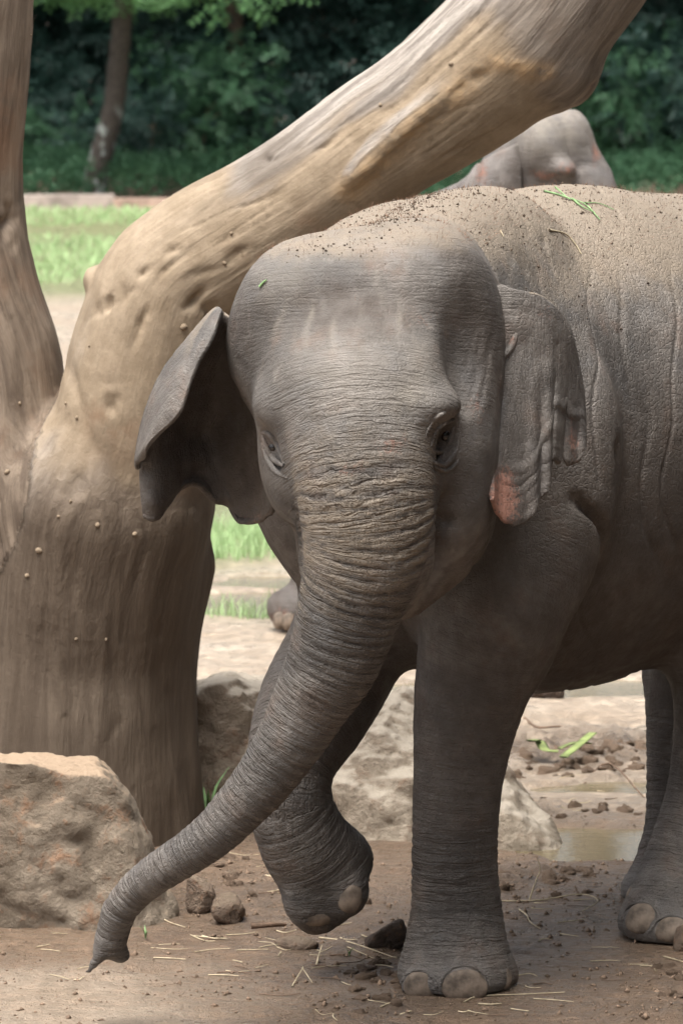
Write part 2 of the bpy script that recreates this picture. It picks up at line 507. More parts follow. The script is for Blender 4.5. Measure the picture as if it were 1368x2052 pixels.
def crown_points(n, r, rng, lumps=9, squash=0.8):
    cs = rng.normal(0, 0.45, (lumps, 3)) * np.array([1, 1, squash])
    cl_ = np.linalg.norm(cs, axis=1, keepdims=True); cs = cs * np.minimum(1, 0.62 / np.maximum(cl_, 1e-6)) if lumps == 18 else cs
    rs = rng.uniform(0.35, 0.62, lumps)
    i = rng.integers(0, lumps, n)
    u = rng.normal(0, 1, (n, 3)); u /= np.linalg.norm(u, axis=1)[:, None]
    p = cs[i] + u * (rs[i] * rng.uniform(0.72, 1.0, n))[:, None]
    return p * r, u

def merge(pieces):
    off, vs, fs = 0, [], []
    for v, f in pieces:
        vs.append(v); fs.append(f + off); off += len(v)
    return np.vstack(vs), np.vstack(fs)

M_BARK = plain('forest_bark', (0.13, 0.095, 0.07), 0.9, 0.5, 14, 0.02)
tb = NT('mottled_bark'); cb = tb.coord()
nb1 = tb.noise(tb.mapping(cb, (1, 1, 0.6)), 7, 4); nb2 = tb.noise(cb, 26, 4)
zb = tb.n.new('ShaderNodeSeparateXYZ'); tb.l.new(cb, zb.inputs[0])
lich = tb.math('MULTIPLY', tb.ramp(nb1, 0.5, 0.6), tb.ramp(zb.outputs[2], 1.15, 0.8))
cbk = tb.mix(tb.ramp(nb2, 0.35, 0.65), (0.036, 0.030, 0.027), (0.068, 0.055, 0.048))
M_BARK_L = tb.done(tb.mix(lich, cbk, (0.24, 0.26, 0.25)), 0.9, tb.bump(nb2, 0.02))

# low kerb before the wood
M_KERB = plain('kerb_stone', (0.42, 0.30, 0.245), 0.85, 0.3, 5, 0.01)
M_KERB_G = plain('kerb_stone_grey', (0.37, 0.31, 0.28), 0.85, 0.3, 5, 0.01)
kb = empty('kerb', (-1.0, 60.4, 0.0)); kb['kind'] = 'structure'
def box_me(sx, sy, sz, bev=0.01, name='block'):
    bm = bmesh.new(); bmesh.ops.create_cube(bm, size=1)
    for q in bm.verts: q.co = (q.co.x * sx, q.co.y * sy, q.co.z * sz)
    bmesh.ops.bevel(bm, geom=bm.edges[:], offset=bev, segments=1, affect='EDGES')
    m = bpy.data.meshes.new(name); bm.to_mesh(m); bm.free()
    return m
kme = box_me(0.80, 0.22, 0.26, 0.004); kme2 = kme.copy(); kme.materials.append(M_KERB); kme2.materials.append(M_KERB_G)
for i in range(26):
    x = -11 + i * 0.8
    o = link('kerb_block', kme2 if x < -2.9 else kme, None, kb, (x + 1.0, random.uniform(-0.02, 0.02), -0.02 + (0.035 if x < -2.9 else 0.0) + random.uniform(-0.01, 0.01)))
    o.rotation_euler = (0, 0, random.uniform(-0.015, 0.015))

# ground cover behind the kerb
rng = np.random.default_rng(5)
n = 11000
cx_ = rng.uniform(-8.5, 8.5, n); cy_ = rng.uniform(60.62, 64.5, n)
hgt = 0.10 + 0.33 * np.clip(fbm(np.stack([cx_ * 0.9, cy_ * 0.9, 0 * cx_], 1), 3, 140) + 0.5, 0, 1)
cz_ = gh(cx_, cy_, False) + rng.uniform(0.2, 1.0, n) * hgt
vv, ff = sprays(np.stack([cx_, cy_, cz_], 1), np.tile([0, -0.35, 0.8], (n, 1)), 4, 0.10, rng, 0.06, -0.1)
tag(link('ground_cover', mesh_from(vv, ff, 'ground_cover', False), M_COVER), 'low leafy green ground cover behind the kerb at the edge of the wood', 'ground cover', kind='stuff')

# shrubs and trees of the wood (four foliage meshes, shared)
FOL = []
for k in range(4):
    r_ = np.random.default_rng(50 + k)
    P_, U_ = crown_points(420, 1.0, r_, 10)
    FOL.append(mesh_from(*sprays(P_, U_, 9, 0.115, r_, 0.16), 'foliage', False))
CROWN = []
for k in range(3):
    r_ = np.random.default_rng(70 + k)
    P_, U_ = crown_points(1500, 2.3, r_, 16, 0.7)
    CROWN.append(mesh_from(*sprays(P_, U_, 9, 0.16, r_, 0.24), 'crown', False))
def stem_mesh(h, r, lean=0.0, seed=0, limbs=4):
    r_ = np.random.default_rng(seed)
    z = np.linspace(-0.1, h, 9)
    P_ = np.stack([lean * np.clip(z / h, 0, 1) ** 1.5 + 0.05 * np.sin(z * 1.3 + seed), 0.04 * np.cos(z * 1.1 + seed), z], 1)
    pc = [tube(P_, r * (1.25 - 0.7 * np.linspace(0, 1, 9)) , 8)]
    for i in range(limbs):
        q = P_[r_.integers(4, 8)]; a = r_.uniform(0, 2 * np.pi); L = h * r_.uniform(0.25, 0.4)
        e = q + np.array([math.cos(a) * L, math.sin(a) * L, L * 0.6])
        pc.append(tube([q, (q + e) / 2 + [0, 0, 0.06 * L], e], [r * 0.45, r * 0.3, r * 0.12], 6))
    v, f = merge(pc)
    return mesh_from(v, f, 'stem')
SH_STEM = [stem_mesh(0.9, 0.03, 0.1, k) for k in range(2)]
rs = np.random.default_rng(91)
M_FOLS = {}
def fol_copy(me, mat):
    key = (me.name, mat.name)
    if key not in M_FOLS:
        c_ = me.copy(); c_.materials.clear(); c_.materials.append(mat); M_FOLS[key] = c_
    return M_FOLS[key]
def shrub(x, y, s, mat, label, group, k):
    z = float(gh(np.array([x]), np.array([y]), False)[0])
    root = empty('shrub', (x, y, z)); tag(root, label, 'shrub', group)
    f = link('foliage', fol_copy(FOL[k % 4], mat), None, root, (0, 0, 0.85 * s)); f.scale = (s, s, s * 0.95); f.rotation_euler = (0, 0, rs.uniform(0, 6.28))
    st_ = link('stem', SH_STEM[k % 2], M_BARK, root); st_.scale = (s, s, s)
    return root
# brighter leaved shrubs along the edge, dark ones deeper in
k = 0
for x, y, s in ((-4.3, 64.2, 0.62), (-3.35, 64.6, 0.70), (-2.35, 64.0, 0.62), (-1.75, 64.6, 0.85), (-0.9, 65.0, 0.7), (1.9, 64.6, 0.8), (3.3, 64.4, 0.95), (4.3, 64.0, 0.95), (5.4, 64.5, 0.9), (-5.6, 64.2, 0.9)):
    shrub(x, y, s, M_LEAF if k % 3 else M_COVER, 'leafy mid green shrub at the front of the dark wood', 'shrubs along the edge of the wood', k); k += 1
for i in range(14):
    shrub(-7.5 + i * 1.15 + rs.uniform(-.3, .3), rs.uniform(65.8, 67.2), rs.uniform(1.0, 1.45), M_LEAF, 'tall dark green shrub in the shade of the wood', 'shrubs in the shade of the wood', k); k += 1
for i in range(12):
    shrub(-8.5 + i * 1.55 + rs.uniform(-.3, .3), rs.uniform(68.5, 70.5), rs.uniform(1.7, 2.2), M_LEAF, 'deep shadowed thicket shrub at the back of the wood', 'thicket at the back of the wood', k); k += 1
def tree(x, y, h, r, lean, label, group, k, bark, zc, sc, mat=M_LEAF, zs=0.8):
    z = float(gh(np.array([x]), np.array([y]), False)[0])
    root = empty('tree', (x, y, z)); tag(root, label, 'tree', group)
    link('trunk', stem_mesh(h, r, lean, 200 + k, 6), bark, root)
    c_ = link('crown', fol_copy(CROWN[k % 3], mat), None, root, (lean, 0, zc)); c_.scale = (sc, sc, sc * zs); c_.rotation_euler = (0, 0, rs.uniform(0, 6.28))
    return root
# slender leaning tree, grey lichen near its foot
b0 = E(190, 382, 61.3)
lt = empty('tree', (b0[0], b0[1], 0.06)); tag(lt, 'slender leaning tree with lichen grey foot at the edge of the wood', 'tree')
ct = catmull([E(188, 395, 61.3), E(193, 350, 61.3), E(212, 280, 61.3), E(228, 215, 61.3), E(237, 130, 61.3), E(246, 20, 61.3), E(250, -200, 61.3), E(262, -450, 61.3)], 40) - np.array(lt.location)
lv, lf_ = tube(ct, np.linspace(0.145, 0.105, 40) * (1 + 0.06 * np.sin(np.arange(40) * 2.1)), 14)
link('trunk', mesh_from(lv, lf_, 'trunk'), M_BARK_L, lt)
cwn = link('crown', fol_copy(CROWN[0], M_LEAF2), None, lt, (0.6, -0.3, 3.2)); cwn.scale = (0.95, 0.6, 0.50)
k = 0
for x, y in ((-7.2, 66.2), (-4.4, 67.5), (-1.3, 66.5), (1.6, 67.6), (4.6, 66.3), (7.4, 67.2), (-9.8, 68), (10.2, 68)):
    tree(x, y, 3.4, 0.13, rs.uniform(-.4, .4), 'tall broad crowned tree of the dark wood', 'trees of the wood', k, M_BARK, rs.uniform(3.0, 3.4), rs.uniform(0.95, 1.15), zs=0.5); k += 1
for i in range(7):
    tree(-9 + i * 3 + rs.uniform(-.4, .4), rs.uniform(71.5, 73), 3.4, 0.14, 0.2, 'tall tree standing behind the others deep in the wood', 'trees deep in the wood', k, M_BARK, rs.uniform(2.2, 2.7), rs.uniform(1.15, 1.3), zs=0.55); k += 1

# dense trees added out of view to block sky light from the flank
r_ = np.random.default_rng(170)
P_, U_ = crown_points(2600, 3.4, r_, 18, 0.8)
CROWN[:] = CROWN[:3]
dense = mesh_from(*sprays(P_, U_, 7, 0.36, r_, 0.3), 'crown', False); dense.materials.append(M_LEAF)
for q, (x, y, zc, sc) in enumerate(((6.5, 11.2, 5.0, 1.0), (6.8, 16.4, 5.0, 1.0), (6.3, 5.8, 5.0, 1.0), (8.0, 21.8, 4.6, 1.0), (5.4, 0.3, 5.2, 1.0), (-1.0, -6.5, 5.2, 1.1))):
    root = empty('tree', (x, y, 0.0)); tag(root, 'added dense tree out of view, blocking sky light from the flank', 'tree', 'added light blocking trees out of view')
    link('trunk', stem_mesh(4.4, 0.2, 0.1, 400 + q, 6), M_BARK, root)
    c_ = link('crown', dense, None, root, (0, 0, zc)); c_.scale = (sc, sc, sc); c_.rotation_euler = (0, 0, q * 1.3)

# ------------------------------------------------------------------ grass
def blades(x, y, hmin, hmax, w, rng, bend=0.5):
    n = len(x)
    z = gh(x, y, False)
    a = rng.uniform(0, 2 * np.pi, n); h = rng.uniform(hmin, hmax, n)
    b = np.stack([np.cos(a), np.sin(a), 0 * a], 1); tdir = np.stack([-np.sin(a), np.cos(a), 0 * a], 1)
    P0 = np.stack([x, y, z - 0.01], 1)
    ld = rng.uniform(0.1, bend, n)[:, None] * h[:, None]
    P1 = P0 + b * ld * 0.35 + np.array([0, 0, 1]) * h[:, None] * 0.6
    P2 = P0 + b * ld + np.array([0, 0, 1]) * h[:, None]
    V = np.stack([P0 - tdir * w, P0 + tdir * w, P1 + tdir * w * 0.7, P1 - tdir * w * 0.7, P2, P2], 1)
    V[:, 5] = P2 + tdir * w * 0.12
    V = V.reshape(-1, 3)
    o = np.arange(n)[:, None] * 6
    Fq = np.vstack([o + np.array([[0, 1, 2, 3]]), o + np.array([[3, 2, 5, 4]])])
    return V, Fq
def patch(n, x0, x1, y0, y1, rng, thr, sc_, seed):
    x = rng.uniform(x0, x1, n); y = rng.uniform(y0, y1, n)
    d_ = fbm(np.stack([x * sc_, y * sc_, 0 * x], 1), 3, seed)
    e_ = np.minimum(np.minimum(x - x0, x1 - x) / (0.28 * (x1 - x0)), np.minimum(y - y0, y1 - y) / (0.28 * (y1 - y0)))
    m = d_ > thr + 0.75 * (1 - np.clip(e_, 0, 1)) ** 1.5 + rng.uniform(-0.14, 0.14, n)
    return x[m], y[m]
r_ = np.random.default_rng(33)
x, y = patch(80000, -12, 9, 42.5, 62.5, r_, -0.12, 0.45, 150)
m_ = y < 60.1; x, y = x[m_], y[m_]
tag(link('grass', mesh_from(*blades(x, y, 0.03, 0.10, 0.010, r_, 1.2), 'grass', False), M_GRASS), 'bright green grass field before the kerb and the wood', 'grass', kind='stuff')
x, y = patch(70000, -2.6, 2.4, 26.2, 34.0, r_, -0.22, 0.8, 151)
x2, y2 = patch(20000, -1.9, 0.8, 23.9, 27.6, r_, -0.05, 1.7, 152)
x, y = np.concatenate([x, x2]), np.concatenate([y, y2])
m_ = (pudmask(x, y) < 0.15) | (r_.uniform(0, 1, len(x)) < 0.10)
tag(link('grass', mesh_from(*blades(x[m_], y[m_], 0.03, 0.12, 0.0030, r_, 1.0), 'grass', False), M_GRASS), 'patchy green grass growing round the wet hollow beyond the boulders', 'grass', kind='stuff')
# ------------------------------------------------------------------ boulders
def rock_mat(name, a, b, cap, streak=(0.30, 0.16, 0.09), sc=1.0):
    t = NT(name); co = t.coord()
    n1 = t.noise(co, 2.2 * sc, 6, 0.62); n2 = t.noise(co, 9 * sc, 9, 0.74); n3 = t.noise(co, 45 * sc, 5, 0.7)
    c = t.mix(t.ramp(n1, 0.34, 0.66), a, b)
    c = t.mix(t.ramp(n2, 0.50, 0.66, 0, 0.8), c, streak)
    c = t.mix(t.ramp(n3, 0.5, 0.75, 0, 0.6), c, tuple(x * 0.40 for x in a))
    c = t.mix(t.ramp(t.noise(co, 5.5 * sc, 5, 0.7), 0.56, 0.68, 0, 0.7), c, tuple(min(1, x * 1.35) for x in b))
    ge = t.n.new('ShaderNodeNewGeometry'); sx = t.n.new('ShaderNodeSeparateXYZ'); t.l.new(ge.outputs['Normal'], sx.inputs[0])
    top = t.ramp(t.math('ADD', sx.outputs[2], t.math('MULTIPLY', t.math('SUBTRACT', n2, 0.5), 0.6)), 0.55, 0.95)
    c = t.mix(top, c, cap)                                # sand and dust lying on the top
    h = t.math('ADD', n2, t.math('ADD', t.math('MULTIPLY', n3, 0.35), t.math('MULTIPLY', t.voro(co, 11 * sc), 0.6)))
    return t.done(c, 0.85, t.bump(h, 0.045, 1.0))
M_ROCK_T = rock_mat('boulder_tan', (0.205, 0.162, 0.120), (0.285, 0.235, 0.182), (0.50, 0.37, 0.26))
M_ROCK_G = rock_mat('boulder_grey', (0.225, 0.175, 0.128), (0.43, 0.365, 0.29), (0.58, 0.51, 0.42), (0.23, 0.145, 0.095))
M_ROCK_S = rock_mat('stone_small', (0.20, 0.145, 0.11), (0.30, 0.225, 0.17), (0.34, 0.26, 0.19), sc=4)
M_ROCK_D = rock_mat('stone_dark', (0.085, 0.062, 0.05), (0.14, 0.105, 0.085), (0.19, 0.15, 0.125), sc=4)

def hull_rock(pts, cell, amp, seed, sharp=0.6, freq=3.0, bev=0.012, cuts=34):
    """broken stone: convex blocking out, voxelled, then chipped and roughened"""
    pts = np.asarray(pts, float)
    bm = bmesh.new()
    for p in pts: bm.verts.new(p)
    r = bmesh.ops.convex_hull(bm, input=bm.verts)
    bmesh.ops.delete(bm, geom=[g for g in r['geom_interior'] if isinstance(g, bmesh.types.BMVert)], context='VERTS')
    bmesh.ops.recalc_face_normals(bm, faces=bm.faces)
    pl = np.array([list(f.normal) + [f.normal.dot(f.verts[0].co)] for f in bm.faces]); bm.free()
    lo, hi = pts.min(0) - 0.05, pts.max(0) + 0.05
    S = SDF(lo, hi, cell)
    ax = [(S.lo[q] + S.h * np.arange(S.n[q])) for q in range(3)]
    X_, Y_, Z_ = np.meshgrid(*ax, indexing='ij')
    D = np.full(X_.shape, -9.0)
    for q in pl:
        d_ = q[0] * X_ + q[1] * Y_ + q[2] * Z_ - q[3]
        h_ = np.clip(0.5 - 0.5 * (D - d_) / bev, 0, 1)
        D = np.where(D < -8, d_, D * (1 - h_) + d_ * h_ + bev * h_ * (1 - h_))
    P = np.stack([X_, Y_, Z_], -1)
    r_ = np.random.default_rng(seed)
    Wp = P + 0.25 * amp * np.stack([vnoise(P * freq * 2.5 + q * 7, seed + 40 + q) for q in range(3)], -1)
    for q in range(cuts):                               # spalled corners: plane cuts of uneven depth
        nn = r_.normal(0, 1, 3) * np.array([1, 1, 0.8]); nn /= np.linalg.norm(nn)
        if nn[2] > 0.42: continue                       # the tops stay whole
        d_ = Wp @ nn - ((pts @ nn).max() - amp * r_.uniform(0.2, 1.5))
        D = np.maximum(D, d_)
    W = P + 0.05 / freq * 4 * np.stack([vnoise(P * freq * 2 + q * 7, seed + q) for q in range(3)], -1)
    F1 = np.full(X_.shape, 9.0); F2 = F1.copy()
    for q in r_.uniform(lo, hi, (int(70), 3)):          # chipped facets
        dd = np.sqrt(((W - q) ** 2).sum(-1))
        F2 = np.minimum(F2, np.maximum(F1, dd)); F1 = np.minimum(F1, dd)
    ch_ = np.clip((F2 - F1) / (0.18 / freq * 4), 0, 1)
    n_ = fbm(P * freq, 3, seed)
    led = n_ * 5; led = (np.floor(led) + sstep(0.35, 0.65, led - np.floor(led))) / 5
    S.D = (D + amp * (0.35 * n_ + 0.55 * led - sharp * 0.9 * (ch_ - 0.5))).astype(np.float32)
    V, Q = S.mesh()
    me = mesh_from(V, Q, 'rock')
    v, no = get_co(me), get_no(me)
    v = v + no * (amp * 0.34 * fbm(v * freq * 5, 4, seed + 20, 0.6))[:, None]
    set_co(me, v)
    return me
def rock(name, me, mat, label, cat, group=None):
    v = get_co(me); c0 = np.array([v[:, 0].mean(), v[:, 1].mean(), v[:, 2].min()])
    set_co(me, v - c0)
    o = link(name, me, mat, None, c0)
    return tag(o, label, cat, group)

# big tan boulder before the dead tree
Yb = 16.95
rock('boulder', hull_rock([E(-160, 1530, Yb + .1), E(-160, 1900, Yb), E(20, 1536, Yb), E(215, 1548, Yb + .02), E(262, 1600, Yb + .05), E(318, 1720, Yb + .08), E(372, 1850, Yb + .12), E(300, 1900, Yb - .10), E(0, 1905, Yb - .12),
                         E(-120, 1505, Yb + .75), E(190, 1508, Yb + .75), E(245, 1560, Yb + .8), E(330, 1800, Yb + .7), E(340, 1840, Yb + .7), E(-120, 1850, Yb + .8)], 0.014, 0.040, 301, 0.8, 4.2),
     M_ROCK_T, 'big tan boulder with a flat sandy top at the foot of the dead tree', 'boulder')
# pale broken rocks behind the legs
Yr = 18.9
rock('boulder', hull_rock([E(380, 1375, Yr), E(440, 1352, Yr + .2), E(540, 1362, Yr + .2), E(590, 1400, Yr + .15), E(625, 1500, Yr), E(610, 1690, Yr - .15), E(395, 1680, Yr - .2), E(350, 1500, Yr), E(360, 1690, Yr + .6), E(430, 1350, Yr + .7), E(600, 1355, Yr + .7), E(640, 1690, Yr + .6)], 0.014, 0.055, 311, 0.9, 3.6),
     M_ROCK_G, 'pale grey cracked rock beside the dead tree trunk', 'boulder')
rock('boulder', hull_rock([E(570, 1440, Yr + .05), E(655, 1412, Yr), E(735, 1395, Yr + .1), E(812, 1372, Yr + .15), E(880, 1400, Yr + .15), E(752, 1448, Yr - .14), E(860, 1520, Yr - .25), E(660, 1560, Yr - .30), E(648, 1640, Yr - .40), E(680, 1700, Yr - .46), E(790, 1715, Yr - .50), E(870, 1720, Yr - .4), E(540, 1690, Yr - .15), E(600, 1420, Yr + .7), E(880, 1375, Yr + .7), E(900, 1690, Yr + .6), E(540, 1690, Yr + .6)], 0.014, 0.055, 321, 0.9, 3.4),
     M_ROCK_G, 'pale slanting rock slab seen between the lifted foot and the planted foreleg', 'boulder')
rock('boulder', hull_rock([E(790, 1500, Yr), E(930, 1475, Yr - .1), E(1003, 1505, Yr - .1), E(1022, 1545, Yr - .2), E(1060, 1600, Yr - .25), E(1128, 1690, Yr - .35), E(1205, 1768, Yr - .47), E(980, 1600, Yr - .40), E(1040, 1622, Yr - .40), E(990, 1730, Yr - .52), E(1090, 1745, Yr - .55), E(850, 1730, Yr - .4), E(820, 1490, Yr + .5), E(1000, 1500, Yr + .4), E(1150, 1720, Yr + .1), E(900, 1700, Yr + .5)], 0.014, 0.042, 331, 0.9, 3.8),
     M_ROCK_G, 'wedge shaped brown and pale rock behind the planted foreleg', 'boulder')

# loose stones
def stone(px, py, w, h, dpt, mat, label, seed, amp=0.010, rz=0.0, group=None, name='stone', sink=0.15):
    c = G(px, py); r_ = np.random.default_rng(seed)
    p = r_.normal(0, 1, (16, 3)); p /= np.linalg.norm(p, axis=1)[:, None]; p = np.sign(p) * np.abs(p) ** 0.7
    p = p / np.abs(p).max(0)
    p *= np.array([w, dpt, h]) / 2
    ca, sa = math.cos(rz), math.sin(rz)
    p = np.stack([p[:, 0] * ca - p[:, 2] * sa, p[:, 1], p[:, 0] * sa + p[:, 2] * ca], 1)
    me = hull_rock(p, max(0.006, max(w, h) / 30), amp, seed, 0.6, 12, 0.012)
    o = link(name, me, mat, None)
    zlo = get_co(me)[:, 2].min()
    o.location = (c[0], c[1] + dpt * 0.4, float(gh(np.array([c[0]]), np.array([c[1] + dpt * .4]))[0]) - zlo - sink * h)
    return tag(o, label, 'stone', group)
stone(452, 1852, 0.15, 0.13, 0.12, M_ROCK_S, 'angular reddish stone lying between boulder and lifted foot', 402, 0.010, 0.35)
stone(400, 1835, 0.13, 0.15, 0.14, M_ROCK_S, 'upright grey stone tucked against the side of the tan boulder', 405)
stone(585, 1905, 0.20, 0.06, 0.12, M_ROCK_S, 'low flat stone in the mud under the lifted forefoot', 407)
stone(772, 1905, 0.165, 0.125, 0.14, M_ROCK_D, 'dark wet stone beside the toes of the planted forefoot', 409)
stone(738, 1808, 0.05, 0.055, 0.05, M_ROCK_S, 'small round stone right behind the heel of the lifted foot', 411, 0.004)
stone(1362, 1905, 0.06, 0.12, 0.08, M_ROCK_S, 'small brown stone in front of the planted hind foot', 413, 0.006)
stone(1085, 1398, 0.22, 0.09, 0.12, M_ROCK_D, 'dark lump of dung on wet ground beyond the belly', 415, 0.012, 0, None, 'dung_lump')

# ------------------------------------------------------------------ the dead tree
t = NT('weathered_wood'); co = t.coord()
wc = t.attr('wc', 'Vector')
g1 = t.noise(t.mapping(wc, (1.6, 17, 17)), 1.0, 7, 0.62, 0.9)
g2 = t.noise(t.mapping(wc, (6, 85, 85)), 1.0, 4, 0.6, 0.2)
n1 = t.noise(co, 2.4, 5, 0.6); n2 = t.noise(co, 11, 5, 0.65); n3 = t.noise(co, 60, 4, 0.7)
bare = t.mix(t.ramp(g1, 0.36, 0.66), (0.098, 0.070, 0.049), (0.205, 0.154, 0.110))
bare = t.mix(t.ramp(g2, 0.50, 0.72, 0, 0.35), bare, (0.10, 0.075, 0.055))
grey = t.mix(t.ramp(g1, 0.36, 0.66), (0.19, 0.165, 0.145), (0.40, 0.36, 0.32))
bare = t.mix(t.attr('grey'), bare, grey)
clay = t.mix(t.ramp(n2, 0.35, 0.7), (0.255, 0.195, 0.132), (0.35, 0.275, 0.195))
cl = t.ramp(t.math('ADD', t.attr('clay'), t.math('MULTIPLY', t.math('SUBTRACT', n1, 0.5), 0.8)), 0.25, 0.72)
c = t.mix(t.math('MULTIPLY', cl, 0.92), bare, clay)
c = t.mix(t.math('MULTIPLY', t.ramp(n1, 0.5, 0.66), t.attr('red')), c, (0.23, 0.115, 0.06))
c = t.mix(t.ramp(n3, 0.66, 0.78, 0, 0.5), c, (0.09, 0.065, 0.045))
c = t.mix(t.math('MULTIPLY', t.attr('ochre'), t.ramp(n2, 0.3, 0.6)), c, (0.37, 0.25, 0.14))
c = t.mix(t.attr('stain_shade'), c, (0.082, 0.060, 0.042))
h = t.math('ADD', t.math('MULTIPLY', g1, t.math('SUBTRACT', 1.3, cl)), t.math('ADD', t.math('MULTIPLY', g2, 0.35), t.math('ADD', t.math('MULTIPLY', n3, 0.22), t.math('MULTIPLY', n2, 0.45))))
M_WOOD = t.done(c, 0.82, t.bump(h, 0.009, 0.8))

def dead_tree():
    root = empty('dead_tree', (E(180, 1690, 18.7)[0], 18.7, 0.0))
    tag(root, 'bare weathered dead tree with forked trunk, its thick limb bending over the elephant', 'tree')
    S = SDF((-1.75, 17.85, -0.1), (1.75, 19.45, 3.55), 0.02)
    def ch(c, k=0.08):
        S.chain([E(a, b, y) for a, b, y, r in c], [R(r, y) for a, b, y, r in c], k)
    # main stem that bends over into the long limb
    ch([(172, 1760, 18.7, 232), (172, 1600, 18.7, 222), (166, 1450, 18.7, 212), (168, 1300, 18.7, 212), (184, 1150, 18.65, 222), (205, 1020, 18.6, 226)], 0.05)
    main = [(262, 960, 18.55, 160), (272, 860, 18.50, 164), (290, 760, 18.48, 162), (318, 660, 18.46, 158), (352, 572, 18.44, 150), (455, 495, 18.42, 142),
            (600, 402, 18.40, 133), (740, 298, 18.38, 133), (860, 218, 18.36, 138), (985, 118, 18.34, 152), (1080, 20, 18.32, 162), (1180, -120, 18.30, 165)]
    ch(main, 0.06)
    S.ell(E(1110, 130, 18.34), (R(95, 18.3), R(110, 18.3), R(80, 18.3)), 0.08, ry=0.7)
    S.ell(E(172, 930, 18.40), (R(66, 18.4), R(70, 18.4), R(80, 18.4)), 0.06)
    ch([(400, 1130, 18.7, 30), (352, 1300, 18.7, 34), (350, 1500, 18.7, 40), (360, 1640, 18.75, 40)], 0.10)
    S.ell(E(190, 560, 18.48), (R(23, 18.5), R(40, 18.5), R(28, 18.5)), 0.02)
    # left stem
    left = [(30, 1000, 18.72, 190), (2, 850, 18.72, 152), (-12, 720, 18.72, 138), (-42, 600, 18.72, 126), (-58, 500, 18.72, 118), (-62, 400, 18.72, 110), (-58, 250, 18.72, 108), (-45, 100, 18.72, 108), (-30, -60, 18.72, 104)]
    ch(left, 0.03)
    # flaking bark edge near the upper bend
    S.chain([E(700, 360, 18.16), E(800, 260, 18.15), E(900, 180, 18.14), E(985, 105, 18.16), E(1090, 130, 18.18)], [0.03, 0.045, 0.05, 0.045, 0.03], 0.02)
    V, Q = S.mesh()
    me = mesh_from(V, Q, 'dead_tree_wood')
    L = lambda c, q=1.0: ([E(a, b, y) for a, b, y, r in c], [R(r, y) * q for a, b, y, r in c], [0] * len(c), 0, 90)
    v, wc_, _, _, pid = skin_attrs(me, [L([(172, 1760, 18.7, 232), (176, 1400, 18.7, 216), (190, 1150, 18.65, 222), (225, 1000, 18.6, 200)] + main[1:]), L(left, 1.1)])
    P, NQ, (wc2, pid2) = refine(V, Q, (wc_, pid.astype(float)))
    return root, mesh_from(P, NQ, 'dead_tree_wood'), wc2, np.round(pid2)
